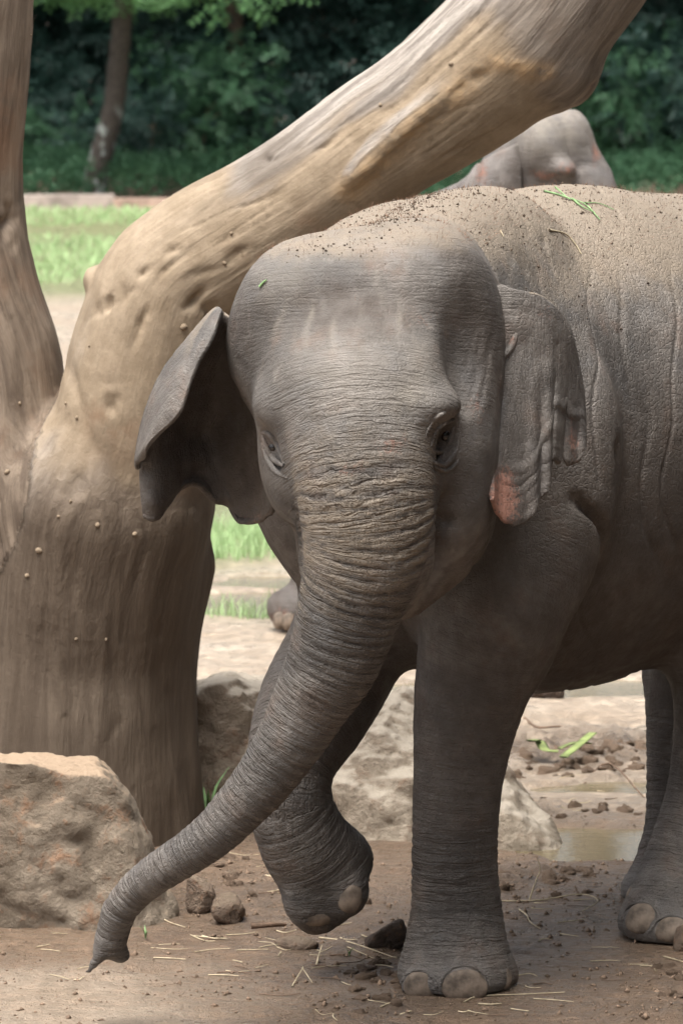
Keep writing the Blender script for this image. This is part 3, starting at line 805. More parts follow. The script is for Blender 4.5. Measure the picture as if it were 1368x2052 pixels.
# ------------------------------------------------------------------ elephant skin
def skin_material(name, tone=(0.100, 0.092, 0.086), light=(0.215, 0.195, 0.178)):
    t = NT(name)
    co = t.coord()
    wc = t.attr('wc', 'Vector')
    wamp = t.attr('wamp')
    cleft = t.attr('cleft'); dust, pink, dark, pale = t.attr('dust'), t.attr('pink'), t.attr('dark'), t.attr('pale')
    # broad and fine mottling
    n1 = t.noise(co, 3.2, 5, 0.6)
    n2 = t.noise(co, 16, 5, 0.65)
    base = t.mix(t.ramp(n1, 0.35, 0.68), tone, light)
    base = t.mix(t.ramp(n2, 0.38, 0.72, 0.0, 0.55), base, (0.080, 0.071, 0.065))
    n3 = t.noise(t.mapping(co, (26, 26, 5)), 1.0, 4, 0.6)       # pale dried runs and scratches
    base = t.mix(t.ramp(n3, 0.58, 0.76, 0.0, 0.40), base, (0.29, 0.265, 0.24))
    n4 = t.noise(co, 6.5, 5, 0.65)
    base = t.mix(t.ramp(n4, 0.52, 0.72, 0.0, 0.55), base, (0.155, 0.105, 0.080))
    base = t.mix(t.ramp(n4, 0.48, 0.28, 0.0, 0.40), base, (0.150, 0.150, 0.155))
    base = t.mix(t.math('MULTIPLY', dark, t.ramp(n2, 0.2, 0.7, 0.65, 1.0)), base, (0.066, 0.053, 0.045))  # mask holds own dark patches and painted shade
    base = t.mix(t.math('MULTIPLY', pale, t.ramp(n2, 0.3, 0.65, 0.3, 1.0)), base, (0.31, 0.28, 0.24))
    # wrinkles across the limb or trunk axis
    w1 = t.noise(t.mapping(wc, (48, 3.6, 3.6)), 1.0, 3, 0.5, 0.15)
    c1 = t.ramp(t.math('ABSOLUTE', t.math('SUBTRACT', w1, 0.5)), 0.0, 0.085)
    w2 = t.noise(t.mapping(wc, (115, 13, 13), loc=(3.1, 1.7, 0.4)), 1.0, 3, 0.55, 0.2)
    c2 = t.ramp(t.math('ABSOLUTE', t.math('SUBTRACT', w2, 0.5)), 0.0, 0.10)
    w3 = t.noise(t.mapping(wc, (30, 110, 60), loc=(7.1, 2.7, 0.4)), 1.0, 2, 0.5, 0.3)
    c3 = t.ramp(t.math('ABSOLUTE', t.math('SUBTRACT', w3, 0.5)), 0.0, 0.09)
    wr = t.math('ADD', t.math('MULTIPLY', c1, 1.0), t.math('ADD', t.math('MULTIPLY', c2, 0.5), t.math('MULTIPLY', c3, 0.35)))
    wr = t.math('MULTIPLY', wr, wamp)
    # leathery cells
    ce = t.ramp(t.voro(t.mapping(co, (1, 1, 1)), 62), 0.0, 0.16)
    ce2 = t.ramp(t.voro(t.mapping(co, (1, 1, 0.6)), 24), 0.0, 0.10)
    cell = t.math('ADD', t.math('MULTIPLY', ce, 0.22), t.math('MULTIPLY', ce2, 0.11))
    cell = t.math('MULTIPLY', cell, t.attr('cell'))
    fine = t.noise(co, 240, 3, 0.7)
    h = t.math('ADD', t.math('ADD', wr, cell), t.math('MULTIPLY', fine, 0.26))
    # dust lies on the tops and the ridges, cracks and clefts are coloured darker
    crack = t.math('MULTIPLY', t.math('SUBTRACT', 1.0, c1), wamp, clamp=True)
    base = t.mix(t.math('MULTIPLY', crack, 0.45), base, (0.075, 0.060, 0.050))
    base = t.mix(t.math('MULTIPLY', cleft, 0.75), base, (0.060, 0.047, 0.040))
    dn = t.ramp(t.math('ADD', t.math('SUBTRACT', dust, t.math('MULTIPLY', cleft, 0.8)), t.math('MULTIPLY', t.math('SUBTRACT', n2, 0.5), 0.7)), 0.15, 0.85)
    base = t.mix(t.math('MULTIPLY', dn, 0.85), base, (0.275, 0.225, 0.172))
    spk = t.ramp(t.voro(co, 62, 'F1'), 0.14, 0.34)
    pk = t.mix(spk, (0.095, 0.065, 0.055), (0.265, 0.135, 0.10))
    pf = t.ramp(t.math('ADD', pink, t.math('ADD', t.math('MULTIPLY', t.math('SUBTRACT', n2, 0.5), 0.9), t.math('MULTIPLY', t.math('SUBTRACT', t.noise(co, 90, 4, 0.7), 0.5), 1.3))), 0.25, 0.85)
    base = t.mix(pf, base, pk)
    nm = t.bump(h, 0.0066, 1.0)
    t.p.inputs['Specular IOR Level'].default_value = 0.36
    return t.done(base, t.ramp(n2, 0.2, 0.8, 0.52, 0.78), nm)

M_SKIN = skin_material('elephant_skin')
M_NAIL = plain('toenail_horn', (0.165, 0.130, 0.102), 0.65, 0.55, 22, 0.004)
_t = NT('eye_wet'); _t.p.inputs['Specular IOR Level'].default_value = 0.6
M_EYE = _t.done((0.022, 0.016, 0.013), 0.12)

def proj(v):
    rel = v - np.array([0, 0, CAM_H])
    x, y, z = rel[:, 0], rel[:, 1], rel[:, 2]
    dep = y * _ca - z * _sa
    up = y * _sa + z * _ca
    return 684 + F_PX * x / dep, 1026 - F_PX * up / dep

def blob(px, py, cx, cy, rx, ry, a=0.0):
    ca, sa = math.cos(a), math.sin(a)
    dx, dy = px - cx, py - cy
    u, v = (dx * ca + dy * sa) / rx, (-dx * sa + dy * ca) / ry
    return np.exp(-(u * u + v * v) * 1.2)

def skin_attrs(me, parts):
    """wrinkle coordinates: (distance along the nearest part's axis, sideways, depth)"""
    v = get_co(me)
    best = np.full(len(v), 1e9); wc = np.zeros((len(v), 3)); wamp = np.zeros(len(v)); cell = np.zeros(len(v)); pid = np.zeros(len(v), int)
    soff = 0.0
    for k, (pts, rad, amp, cl, n) in enumerate(parts):
        Q = catmull(np.hstack([np.asarray(pts, float), np.asarray(rad, float)[:, None], np.asarray(amp, float)[:, None]]), n)
        C = Q[:, :3]
        S = np.concatenate([[0], np.cumsum(np.linalg.norm(np.diff(C, axis=0), axis=1))])
        T = np.gradient(C, axis=0); T /= np.linalg.norm(T, axis=1)[:, None]
        lo, hi = (C - Q[:, 3:4] * 1.8).min(0), (C + Q[:, 3:4] * 1.8).max(0)
        idx = np.where(np.all((v > lo) & (v < hi), axis=1))[0]
        if not len(idx): continue
        P = v[idx]
        bd = np.full(len(idx), 1e9); bi = np.zeros(len(idx), int)
        for i in range(n):
            d = np.linalg.norm(P - C[i], axis=1) / Q[i, 3]
            m = d < bd
            bd[m] = d[m]; bi[m] = i
        rel = P - C[bi]
        ds = np.sum(rel * T[bi], axis=1)
        s = S[bi] + ds + soff
        A = np.cross(T[bi], np.array([0, 1.0, 0])); A /= np.linalg.norm(A, axis=1)[:, None] + 1e-9
        lat = np.sum(rel * A, axis=1)
        m = bd < best[idx]
        ii = idx[m]
        best[ii] = bd[m]
        wc[ii] = np.stack([s[m], lat[m], rel[m][:, 1]], 1)
        wamp[ii] = Q[bi[m], 4]; cell[ii] = cl; pid[ii] = k
        soff += S[-1] + 3.0
    return v, wc, wamp, cell, pid

def sheet(net, nu, nv, thick, edge=0.35, bulge=None):
    """thin flap from a net of (px, py, Y) control rows, given real thickness"""
    rows = [catmull(np.array([E(*c) for c in r]), nu) for r in net]
    cols = [catmull(np.array([r[i] for r in rows]), nv) for i in range(nu)]
    Pm = np.array(cols).transpose(1, 0, 2)             # nv, nu, 3
    if bulge is not None:
        Pm = bulge(Pm)
    du = np.gradient(Pm, axis=1); dv = np.gradient(Pm, axis=0)
    N = np.cross(du, dv); N /= np.linalg.norm(N, axis=2)[..., None] + 1e-12
    U = np.linspace(0, 1, nu)[None, :]; V = np.linspace(0, 1, nv)[:, None]
    e = np.minimum(np.minimum((1 - U) / 0.06, V / 0.05), (1 - V) / 0.05)
    th = thick * (edge + (1 - edge) * np.sqrt(np.clip(e, 0, 1))) * 0.5
    A = (Pm + N * th[..., None]).reshape(-1, 3); B = (Pm - N * th[..., None]).reshape(-1, 3)
    V_ = np.vstack([A, B]); n = nu * nv
    Fq = []
    ix = np.arange(n).reshape(nv, nu)
    a, b, c, d = ix[:-1, :-1].ravel(), ix[:-1, 1:].ravel(), ix[1:, 1:].ravel(), ix[1:, :-1].ravel()
    Fq.append(np.stack([a, b, c, d], 1)); Fq.append(np.stack([d, c, b, a], 1) + n)
    ring = np.concatenate([ix[0, :], ix[1:, -1], ix[-1, -2::-1], ix[-2:0:-1, 0]])
    r2 = np.roll(ring, -1)
    Fq.append(np.stack([r2, ring, ring + n, r2 + n], 1))
    return V_, np.vstack(Fq)

# ------------------------------------------------------------------ the near elephant
def near_elephant():
    root = empty('elephant', (0.342, 16.0, 0.0))
    tag(root, 'grey brown elephant walking with lowered trunk and one forefoot lifted, dusty earth on its back', 'elephant')
    S = SDF((-1.0, 14.45, -0.03), (2.05, 18.35, 2.62), 0.0154)
    ax = math.atan2(0.77, 0.64)
    d = np.array([0.64, 0.77, 0]); S0 = np.array([0.15, 16.2, 0])
    # trunk of the body
    c = S0 + 0.85 * d
    S.ell((c[0], c[1], 1.60), (1.18, 0.60, 0.815), 0.1, rz=ax)
    c = S0 + 0.10 * d
    S.ell((c[0], c[1], 1.76), (0.58, 0.49, 0.62), 0.25, rz=ax)
    c = S0 + 1.62 * d
    S.ell((c[0], c[1], 1.62), (0.60, 0.52, 0.70), 0.25, rz=ax)
    # neck
    S.chain([E(745, 730, 15.38), E(800, 730, 15.75), E(880, 730, 16.2)], [R(215, 15.4), R(265, 15.7), R(300, 16.2)], 0.10)
    # nape ridge that runs from the domes up to the withers
    S.chain([E(835, 590, 15.45), E(890, 540, 15.9), E(985, 500, 16.3)], [R(140, 15.45), R(140, 15.9), R(120, 16.3)], 0.12)
    # left foreleg (planted)
    lf = [(1085, 860, 16.12, 140), (1060, 1040, 16.06, 158), (1000, 1200, 16.0, 150), (952, 1350, 16.0, 121), (931, 1450, 16.0, 105),
          (919, 1550, 16.0, 93), (912, 1650, 16.0, 88), (911, 1750, 16.0, 89), (914, 1830, 16.0, 94), (914, 1890, 15.98, 104)]
    S.chain([E(a, b, y) for a, b, y, r in lf], [R(r, y) for a, b, y, r in lf], 0.07)
    S.ell(E(914, 1950, 15.96), (R(121, 16), R(124, 16), R(72, 16)), 0.055)
    S.ell(E(1022, 1955, 15.99), (R(14, 16), R(40, 16), R(26, 16)), 0.03)
    S.ell(E(838, 1975, 15.84), (R(36, 16), R(22, 16), R(34, 16)), 0.035)
    S.ell(E(932, 1972, 15.80), (R(46, 16), R(22, 16), R(38, 16)), 0.035)
    # shoulder blade and elbow point
    S.ell(E(1120, 930, 16.05), (R(105, 16), R(110, 16), R(230, 16)), 0.10, ry=0.10)
    S.ell(E(1045, 1290, 16.08), (R(52, 16), R(60, 16), R(80, 16)), 0.09)
    # right foreleg, lifted and folded at the wrist
    rf = [(770, 1020, 16.45, 140), (745, 1160, 16.42, 132), (697, 1290, 16.35, 122), (634, 1410, 16.2, 118), (592, 1500, 16.08, 97), (577, 1575, 16.02, 80), (580, 1625, 16.02, 76)]
    S.chain([E(a, b, y) for a, b, y, r in rf], [R(r, y) for a, b, y, r in rf], 0.08)
    ft = [(583, 1610, 16.02, 76), (606, 1680, 16.05, 92), (640, 1735, 16.1, 94), (640, 1790, 16.1, 76), (634, 1830, 16.08, 46)]
    S.chain([E(a, b, y) for a, b, y, r in ft], [R(r, y) for a, b, y, r in ft], 0.05)
    S.ell(E(694, 1708, 16.16), (R(62, 16), R(75, 16), R(46, 16)), 0.05, ry=0.75)
    S.ell(E(604, 1806, 16.03), (R(34, 16), R(40, 16), R(54, 16)), 0.04, ry=-0.2)
    S.ell(E(700, 1790, 16.05), (R(40, 16), R(56, 16), R(48, 16)), 0.04, ry=0.3)
    # hind legs
    lh = [(1490, 1020, 17.1, 190), (1478, 1250, 17.0, 160), (1462, 1400, 16.95, 116), (1440, 1550, 16.93, 101), (1414, 1650, 16.9, 98), (1384, 1755, 16.85, 106), (1362, 1820, 16.8, 112)]
    S.chain([E(a, b, y) for a, b, y, r in lh], [R(r, y) for a, b, y, r in lh], 0.09)
    S.ell(E(1358, 1850, 16.78), (R(122, 16.8), R(130, 16.8), R(62, 16.8)), 0.05)
    S.ell(E(1290, 1852, 16.66), (R(42, 16.8), R(26, 16.8), R(36, 16.8)), 0.035)
    rh = [(1470, 1050, 17.75, 180), (1430, 1280, 17.65, 150), (1398, 1420, 17.58, 108), (1384, 1560, 17.55, 92), (1372, 1660, 17.5, 84), (1356, 1740, 17.45, 88)]
    S.chain([E(a, b, y) for a, b, y, r in rh], [R(r, y) for a, b, y, r in rh], 0.09)
    S.ell(E(1346, 1785, 17.42), (R(106, 17.4), R(118, 17.4), R(62, 17.4)), 0.05)
    # tail
    tl = S0 + 2.2 * d
    S.chain([(tl[0], tl[1], 1.95), (tl[0] + 0.06, tl[1] + 0.08, 1.6), (tl[0] + 0.02, tl[1] + 0.05, 1.0)], [0.07, 0.045, 0.028], 0.06)
    # folds of the armpit and flank
    S.chain([E(1150, 1000, 15.86), E(1200, 1070, 15.98), E(1165, 1200, 16.08), E(1110, 1310, 16.12)], [0.012, 0.02, 0.02, 0.014], 0.035, sub=True)
    S.chain([E(1235, 900, 16.02), E(1252, 1010, 16.05), E(1232, 1120, 16.1), E(1190, 1220, 16.18)], [0.01, 0.016, 0.016, 0.012], 0.05, sub=True)
    # ---- skull
    S.ell(E(725, 700, 15.40), (R(228, 15.4), 0.36, R(220, 15.4)), 0.10)
    S.ell(E(612, 602, 15.27), (R(128, 15.3), 0.21, R(124, 15.3)), 0.09)
    S.ell(E(838, 578, 15.29), (R(140, 15.3), 0.22, R(138, 15.3)), 0.09)
    S.ell(E(712, 590, 15.28), (R(140, 15.3), 0.20, R(116, 15.3)), 0.09)
    S.ell(E(562, 690, 15.40), (R(106, 15.4), 0.24, R(140, 15.4)), 0.09)
    S.ell(E(716, 770, 15.06), (R(180, 15), 0.20, R(150, 15)), 0.12)
    S.ell(E(908, 690, 15.42), (R(96, 15.4), 0.26, R(150, 15.3)), 0.09)
    S.ell(E(705, 628, 14.915), (R(145, 15), 0.072, R(48, 15)), 0.13, sub=True)         # hollow below the domes
    # brows
    S.ell(E(568, 812, 15.10), (R(60, 15), 0.13, R(56, 15)), 0.06)
    S.ell(E(858, 808, 15.02), (R(68, 15), 0.14, R(44, 15)), 0.06)
    # cheeks and jaw
    S.ell(E(922, 880, 15.31), (R(78, 15.3), 0.22, R(200, 15.3)), 0.09)
    S.ell(E(852, 935, 15.12), (R(42, 15), 0.13, R(75, 15)), 0.10)
    S.ell(E(608, 940, 15.14), (R(34, 15), 0.12, R(70, 15)), 0.10)
    S.ell(E(595, 900, 15.25), (R(78, 15.3), 0.24, R(150, 15.3)), 0.08)
    S.ell(E(900, 1030, 15.33), (R(76, 15.3), 0.20, R(120, 15.3)), 0.08)
    S.ell(E(655, 1080, 15.40), (R(66, 15.3), 0.20, R(140, 15.3)), 0.09)
    S.chain([E(890, 1040, 15.36), E(850, 1130, 15.30), E(800, 1190, 15.24)], [R(80, 15.3), R(72, 15.3), R(50, 15.3)], 0.08)
    S.ell(E(770, 1130, 15.42), (R(120, 15.3), 0.2, R(110, 15.3)), 0.10)
    # trunk
    tr = [(718, 760, 15.08, 150), (722, 860, 15.01, 150), (728, 950, 14.97, 142), (735, 1040, 14.97, 135), (728, 1120, 14.98, 124), (708, 1190, 15.00, 110),
          (684, 1277, 15.03, 101), (660, 1340, 15.05, 92), (626, 1402, 15.07, 81), (580, 1485, 15.09, 70), (527, 1564, 15.11, 61), (478, 1620, 15.13, 55), (429, 1671, 15.15, 49),
          (372, 1713, 15.18, 45), (314, 1750, 15.22, 42), (272, 1785, 15.26, 39), (242, 1822, 15.29, 37), (228, 1862, 15.32, 35), (222, 1896, 15.34, 33)]
    TP = [E(a, b, y) for a, b, y, r in tr]; TR = [R(r, y) for a, b, y, r in tr]
    S.chain(TP, TR, 0.06, n=90)
    # overhanging side of the upper trunk above the mouth
    S.chain([E(808, 960, 15.06), E(820, 1060, 15.06), E(822, 1130, 15.08), E(800, 1195, 15.10)], [R(50, 15), R(50, 15), R(48, 15), R(38, 15)], 0.05)
    S.chain([E(648, 960, 15.12), E(640, 1060, 15.12), E(634, 1140, 15.12)], [R(48, 15), R(44, 15), R(36, 15)], 0.05)
    # tip: rim, nostril, finger
    S.ell(E(243, 1914, 15.36), (R(20, 15.3), R(26, 15.3), R(17, 15.3)), 0.02)
    S.chain([E(208, 1896, 15.31), E(194, 1920, 15.30), E(177, 1947, 15.30)], [R(18, 15.3), R(12, 15.3), R(7, 15.3)], 0.03)
    S.ell(E(222, 1932, 15.32), (R(15, 15.3), R(20, 15.3), R(12, 15.3)), 0.012, sub=True)
    # mouth corner and crease between cheek and trunk
    S.chain([E(886, 1000, 15.09), E(880, 1050, 15.09), E(874, 1100, 15.10), E(868, 1140, 15.12)], [0.006, 0.016, 0.020, 0.012], 0.035, sub=True)
    S.ell(E(892, 1046, 15.10), (R(18, 15), 0.05, R(13, 15)), 0.03, sub=True)
    # temples
    S.chain([E(938, 600, 15.08), E(950, 660, 15.09), E(945, 730, 15.08), E(935, 790, 15.08)], [0.025, 0.052, 0.058, 0.025], 0.08, sub=True)
    # eye sockets
    S.ell(E(890, 880, 15.03), (R(20, 15), 0.045, R(44, 15)), 0.04, ry=0.55, sub=True)
    S.ell(E(546, 896, 15.06), (R(13, 15), 0.04, R(46, 15)), 0.04, ry=-0.45, sub=True)
    # flat soles on the ground
    zz = (S.lo[2] + S.h * np.arange(S.n[2]))[None, None, :]
    S.D = np.maximum(S.D, (-zz + 0.0).astype(np.float32))
    V, Q = S.mesh()
    nb = len(V)
    BV = BVHTree.FromPolygons([tuple(q) for q in V], [tuple(int(i) for i in q) for q in Q])
    def onskin(a, b, lift=0.0):
        h = ray_y(BV, a, b)
        return None if h is None else h[0] + h[1] * lift
    # ---- ears
    rip = lambda a, f, ph=0.0: None
    def ruffle_left(P):
        nv, nu = P.shape[:2]
        u = np.linspace(0, 1, nu)[None, :]; w = np.linspace(0, 1, nv)[:, None]
        ph = u * 3.0 + w * 30
        amp = 0.026 * sstep(0.40, 1.0, u) * sstep(0.42, 0.6, w) * (1 - sstep(0.66, 0.80, w))
        P = P.copy()
        P[..., 1] += amp * np.sin(ph)
        P[..., 0] += 0.5 * amp * np.cos(ph)
        P[..., 1] += 0.012 * np.sin(u * 7 + w * 3) * sstep(0.1, 0.4, u)
        rg = (w - 0.78 + 0.42 * u) / 0.022                      # raised vein running out to the hem
        P[..., 1] -= 0.007 * np.exp(-rg * rg) * sstep(0.15, 0.35, u)
        # notched hem along the outer lower edge
        sc = 0.030 * sstep(0.65, 1.0, u) * sstep(0.5, 0.62, w) * (1 - sstep(0.8, 0.95, w))
        P[..., 2] += sc * np.abs(np.sin(w * 21)) 
        q = vnoise(np.stack([u * 9 + 0 * w, w * 22 + 0 * u, 0 * u + 0 * w], -1), 5)
        P[..., 1] += 0.004 * q
        return P
    cols = [((972, 592), (984, 1000), 0), ((988, 576), (994, 1030), 0), ((1005, 570), (1012, 1048), 0), ((1022, 577), (1032, 1054), 0), ((1040, 581), (1052, 1048), .004), ((1060, 585), (1070, 1030), -.012),
            ((1080, 590), (1079, 1000), .012), ((1098, 602), (1096, 986), -.016), ((1112, 614), (1099, 948), .022), ((1124, 628), (1104, 924), -.014), ((1134, 642), (1118, 932), .014), ((1143, 660), (1122, 904), .022),
            ((1150, 690), (1133, 930), -.006), ((1156, 720), (1150, 931), .010), ((1163, 765), (1164, 916), -.004), ((1171, 830), (1173, 890), .01)]
    ear_l = []
    for w in (0, .15, .35, .55, .7, .82, .92, 1.0):
        row = []
        for j, (tp, bt, dz) in enumerate(cols):
            u = j / 15
            x = tp[0] + (bt[0] - tp[0]) * w; y = tp[1] + (bt[1] - tp[1]) * w
            Yd = (15.30 + 0.34 * u + 0.07 * math.exp(-(u / 0.18) ** 2)) * (1 - w) + (15.17 + 0.40 * u) * w + 0.05 * math.sin(math.pi * w) * (1 - u) * 0.8 + dz * float(sstep(0.15, 1.0, w)) * 0.9
            row.append((x, y, Yd))
        ear_l.append(row)
    def ruffle_left(P):
        nv, nu = P.shape[:2]
        u = np.linspace(0, 1, nu)[None, :]; w = np.linspace(0, 1, nv)[:, None]
        P = P.copy()
        q = fbm(np.stack([u * 6 + 0 * w, w * 9 + 0 * u, 0 * u + 0 * w], -1), 3, 5)
        P[..., 1] += 0.010 * q * sstep(0.05, 0.3, u)
        rg = (w - 0.74 + 0.40 * u + 0.03 * np.sin(u * 14)) / 0.028          # vein and fold running out to the hem
        P[..., 1] -= 0.010 * np.exp(-rg * rg) * sstep(0.10, 0.3, u)
        P[..., 1] += 0.0022 * np.sin(w * 90 + u * 20) * np.exp(-((w - 0.72) / 0.08) ** 2) * (1 - sstep(0.3, 0.6, u))
        P[..., 2] += 0.004 * vnoise(np.stack([u * 60 + 0 * w, 0 * u + 0 * w, 0 * u + 0 * w], -1), 6) * sstep(0.9, 1, w)
        return P
    pieces = [sheet(ear_l, 110, 110, 0.018, bulge=ruffle_left)]
    # tragus fold in front of the left ear
    # right ear: back blade, then the rim that folds forward over it
    def ruffle_right(P):
        nv, nu = P.shape[:2]
        u = np.linspace(0, 1, nu)[None, :]; w = np.linspace(0, 1, nv)[:, None]
        P = P.copy()
        q = vnoise(np.stack([u * 5 + 0 * w, w * 9 + 0 * u, 0 * u + 0 * w], -1), 9)
        P[..., 1] += 0.020 * q * sstep(0.0, 0.3, u)
        P[..., 1] += 0.006 * vnoise(np.stack([u * 16 + 0 * w, w * 26 + 0 * u, 0 * u + 0 * w], -1), 19) * sstep(0.35, 0.6, w)
        P[..., 2] += 0.006 * vnoise(np.stack([u * 34 + 0 * w, 0 * u + 0 * w, 0 * u + 0 * w], -1), 16) * sstep(0.85, 1, w)
        P[..., 1] += 0.010 * np.sin(u * 16 - w * 12) * sstep(0.55, 0.8, w)
        return P
    wk = [0, .15, .3, .5, .7, .85, 1.0]
    outer = [(436, 616), (385, 684), (320, 766), (286, 850), (277, 915), (281, 985), (296, 1043)]
    inner = [(470, 640), (500, 690), (530, 760), (548, 840), (562, 905), (566, 960), (552, 1002)]
    botx = [553, 538, 508, 478, 458, 430, 398, 362, 336, 312, 288]; boty = [1000, 1034, 1048, 1046, 1012, 1002, 966, 972, 1008, 1042, 1036]
    ear_r = []
    for i, w in enumerate(wk):
        row = []
        for j in range(11):
            u = j / 10
            x = inner[i][0] * (1 - u) + outer[i][0] * u; y = inner[i][1] * (1 - u) + outer[i][1] * u
            bw = float(sstep(0.55, 1.0, w))
            x = x * (1 - bw) + botx[j] * bw; y = y * (1 - bw) + boty[j] * bw
            Yd = 15.36 + 0.11 * u + 0.27 * math.sin(math.pi * min(u * 1.15, 1)) * (0.25 + 0.75 * min(w * 2, 1)) - 0.02 * w
            row.append((x, y, Yd))
        ear_r.append(row)
    pieces.append(sheet(ear_r, 70, 90, 0.020, bulge=ruffle_right))
    rim = [[(446, 622, 15.34), (440, 616, 15.36), (434, 616, 15.39), (428, 622, 15.42)],
           [(430, 668, 15.24), (412, 662, 15.27), (392, 664, 15.38), (378, 684, 15.47)],
           [(404, 742, 15.19), (376, 728, 15.23), (340, 732, 15.36), (320, 764, 15.48)],
           [(364, 802, 15.18), (340, 792, 15.22), (306, 800, 15.36), (290, 846, 15.46)],
           [(338, 852, 15.19), (314, 850, 15.23), (288, 862, 15.36), (279, 895, 15.44)],
           [(306, 898, 15.24), (291, 900, 15.27), (277, 912, 15.37), (276, 930, 15.43)],
           [(282, 922, 15.34), (278, 926, 15.35), (275, 932, 15.38), (277, 940, 15.42)]]
    def ruffle_rim(P):
        nv, nu = P.shape[:2]
        u = np.linspace(0, 1, nu)[None, :]; w = np.linspace(0, 1, nv)[:, None]
        P = P.copy()
        a = sstep(0.55, 1.0, u) * sstep(0.1, 0.3, w)
        P[..., 0] += 0.0035 * a * np.sin(w * 95)
        b = (1 - sstep(0.0, 0.5, u)) * sstep(0.1, 0.3, w) * (1 - sstep(0.8, 1, w))
        P[..., 0] += 0.016 * b * np.sin(w * 13 + 0.6)
        P[..., 1] += 0.012 * b * np.cos(w * 17)
        return P
    pieces.append(sheet(rim, 28, 90, 0.016, bulge=ruffle_rim))
    # eyelids
    def lid(pts, r):
        Pq = catmull([E(*p) for p in pts], 20)
        rr = r * np.sin(np.linspace(0.35, np.pi - 0.35, 20)) ** 0.6
        return tube(Pq, rr, 10)
    def lid2(pts, r, lift):
        return tube(catmull([q for q in (onskin(a, b, lift) for a, b in pts) if q is not None], 20), r * np.sin(np.linspace(0.25, np.pi - 0.25, 20)) ** 0.7, 10)
    pieces.append(lid2([(862, 900), (872, 868), (888, 850), (910, 842)], 0.011, -0.003))
    pieces.append(lid2([(864, 904), (884, 904), (900, 884), (909, 856)], 0.009, -0.002))
    pieces.append(lid2([(858, 922), (888, 932), (912, 906), (922, 866)], 0.009, -0.002))
    pieces.append(lid2([(850, 884), (866, 848), (892, 828), (922, 822)], 0.008, -0.004))
    pieces.append(lid2([(870, 936), (894, 944), (916, 926), (930, 890)], 0.007, -0.002))
    pieces.append(lid2([(526, 866), (542, 872), (558, 895), (570, 930)], 0.011, 0.0))
    pieces.append(lid2([(526, 872), (534, 898), (548, 920), (568, 934)], 0.010, 0.0))
    pieces.append(lid2([(524, 888), (536, 922), (554, 946), (576, 958)], 0.009, -0.002))
    # cuticles over the toenails
    for cx, cy, w_, h_, yb in ((838, 1975, 36, 40, 1990), (931, 1972, 50, 46, 1990), (1283, 1840, 38, 40, 1870), (1345, 1862, 42, 36, 1880)):
        aa = np.linspace(0.12, np.pi - 0.12, 14)
        pts = [onskin(cx + w_ * math.cos(q), cy - h_ * (math.sin(q) - 0.0) + 8, -0.001) for q in aa]
        pts = [q for q in pts if q is not None and abs(q[1] - onskin(cx, cy - h_ * 0.5)[1]) < 0.12]
        if len(pts) > 4: pieces.append(tube(np.array(pts), 0.0065, 8))
    pieces.append(lid([(1012, 632, 15.41), (1030, 655, 15.395), (1024, 692, 15.372), (1002, 722, 15.34)], 0.013))
    earflag = [1] * 3 + [0] * (len(pieces) - 3)
    allV, allF, isear = [V], [Q], [np.zeros(nb)]
    off = nb
    for (pv, pf), fl in zip(pieces, earflag):
        allV.append(pv); allF.append(pf + off); isear.append(np.full(len(pv), fl)); off += len(pv)
    isear = np.concatenate(isear)
    me = mesh_from(np.vstack(allV), np.vstack(allF), 'elephant_body')
    # ---- wrinkle coordinates
    hd = [E(712, 440, 15.2), E(714, 560, 15.15), E(716, 680, 15.12)] + TP
    hr = [R(200, 15), R(235, 15), R(235, 15)] + [R(230, 15), R(215, 15), R(180, 15)] + [r * 1.1 for r in TR[3:]]
    TRK = np.array(tr)
    ha = [0.08, 0.10, 0.11] + [0.14, 0.40, 0.85] + [1] * 5 + [0.95, 0.9, 0.85, 0.8, 0.75, 0.7, 0.65, 0.6, 0.6, 0.5, 0.5]
    L = lambda c: ([E(a, b, y) for a, b, y, r in c], [R(r, y) for a, b, y, r in c])
    lfp, lfr = L(lf + [(914, 1990, 15.96, 120)])
    rfp, rfr = L(rf + ft[1:])
    lhp, lhr = L(lh + [(1358, 1880, 16.78, 120)]); rhp, rhr = L(rh + [(1346, 1810, 17.42, 106)])
    bx = [S0 + q * d + np.array([0, 0, 1.65]) for q in (-0.5, 0.1, 0.85, 1.7, 2.3)]
    parts = [(hd, hr, ha, 0.42, 150),
             (lfp, lfr, [0.15, 0.15, 0.18, 0.28, 0.32, 0.36, 0.55, 0.85, 0.9, 0.6, 0.25], 0.9, 60),
             (rfp, rfr, [0.1, 0.1, 0.2, 0.4, 0.5, 0.7, 0.8] + [0.75, 0.6, 0.45, 0.3], 0.9, 60),
             (lhp, lhr, [0.2, 0.3, 0.4, 0.4, 0.5, 0.6, 0.4, 0.2], 0.5, 50),
             (rhp, rhr, [0.2, 0.3, 0.5, 0.9, 0.9, 0.6, 0.2], 0.5, 50),
             (bx, [0.5, 0.62, 0.72, 0.66, 0.5], [0.12] * 5, 0.9, 40)]
    v, wc, wamp, cell, pid = skin_attrs(me, parts)
    er = isear > 0.5
    wamp[er] = 0.16; cell[er] = 0.5
    px, py = proj(v)
    no = get_no(me)
    up = np.clip(no[:, 2], 0, 1)
    nz = fbm(v * 3.0, 3, 3)
    dust = sstep(1.75, 2.35, v[:, 2] + 0.10 * nz) * sstep(0.05, 0.75, up) * (pid == 5)
    dust = np.maximum(dust, 0.62 * sstep(2.19, 2.33, v[:, 2]) * sstep(0.3, 0.9, up) * (pid == 0))
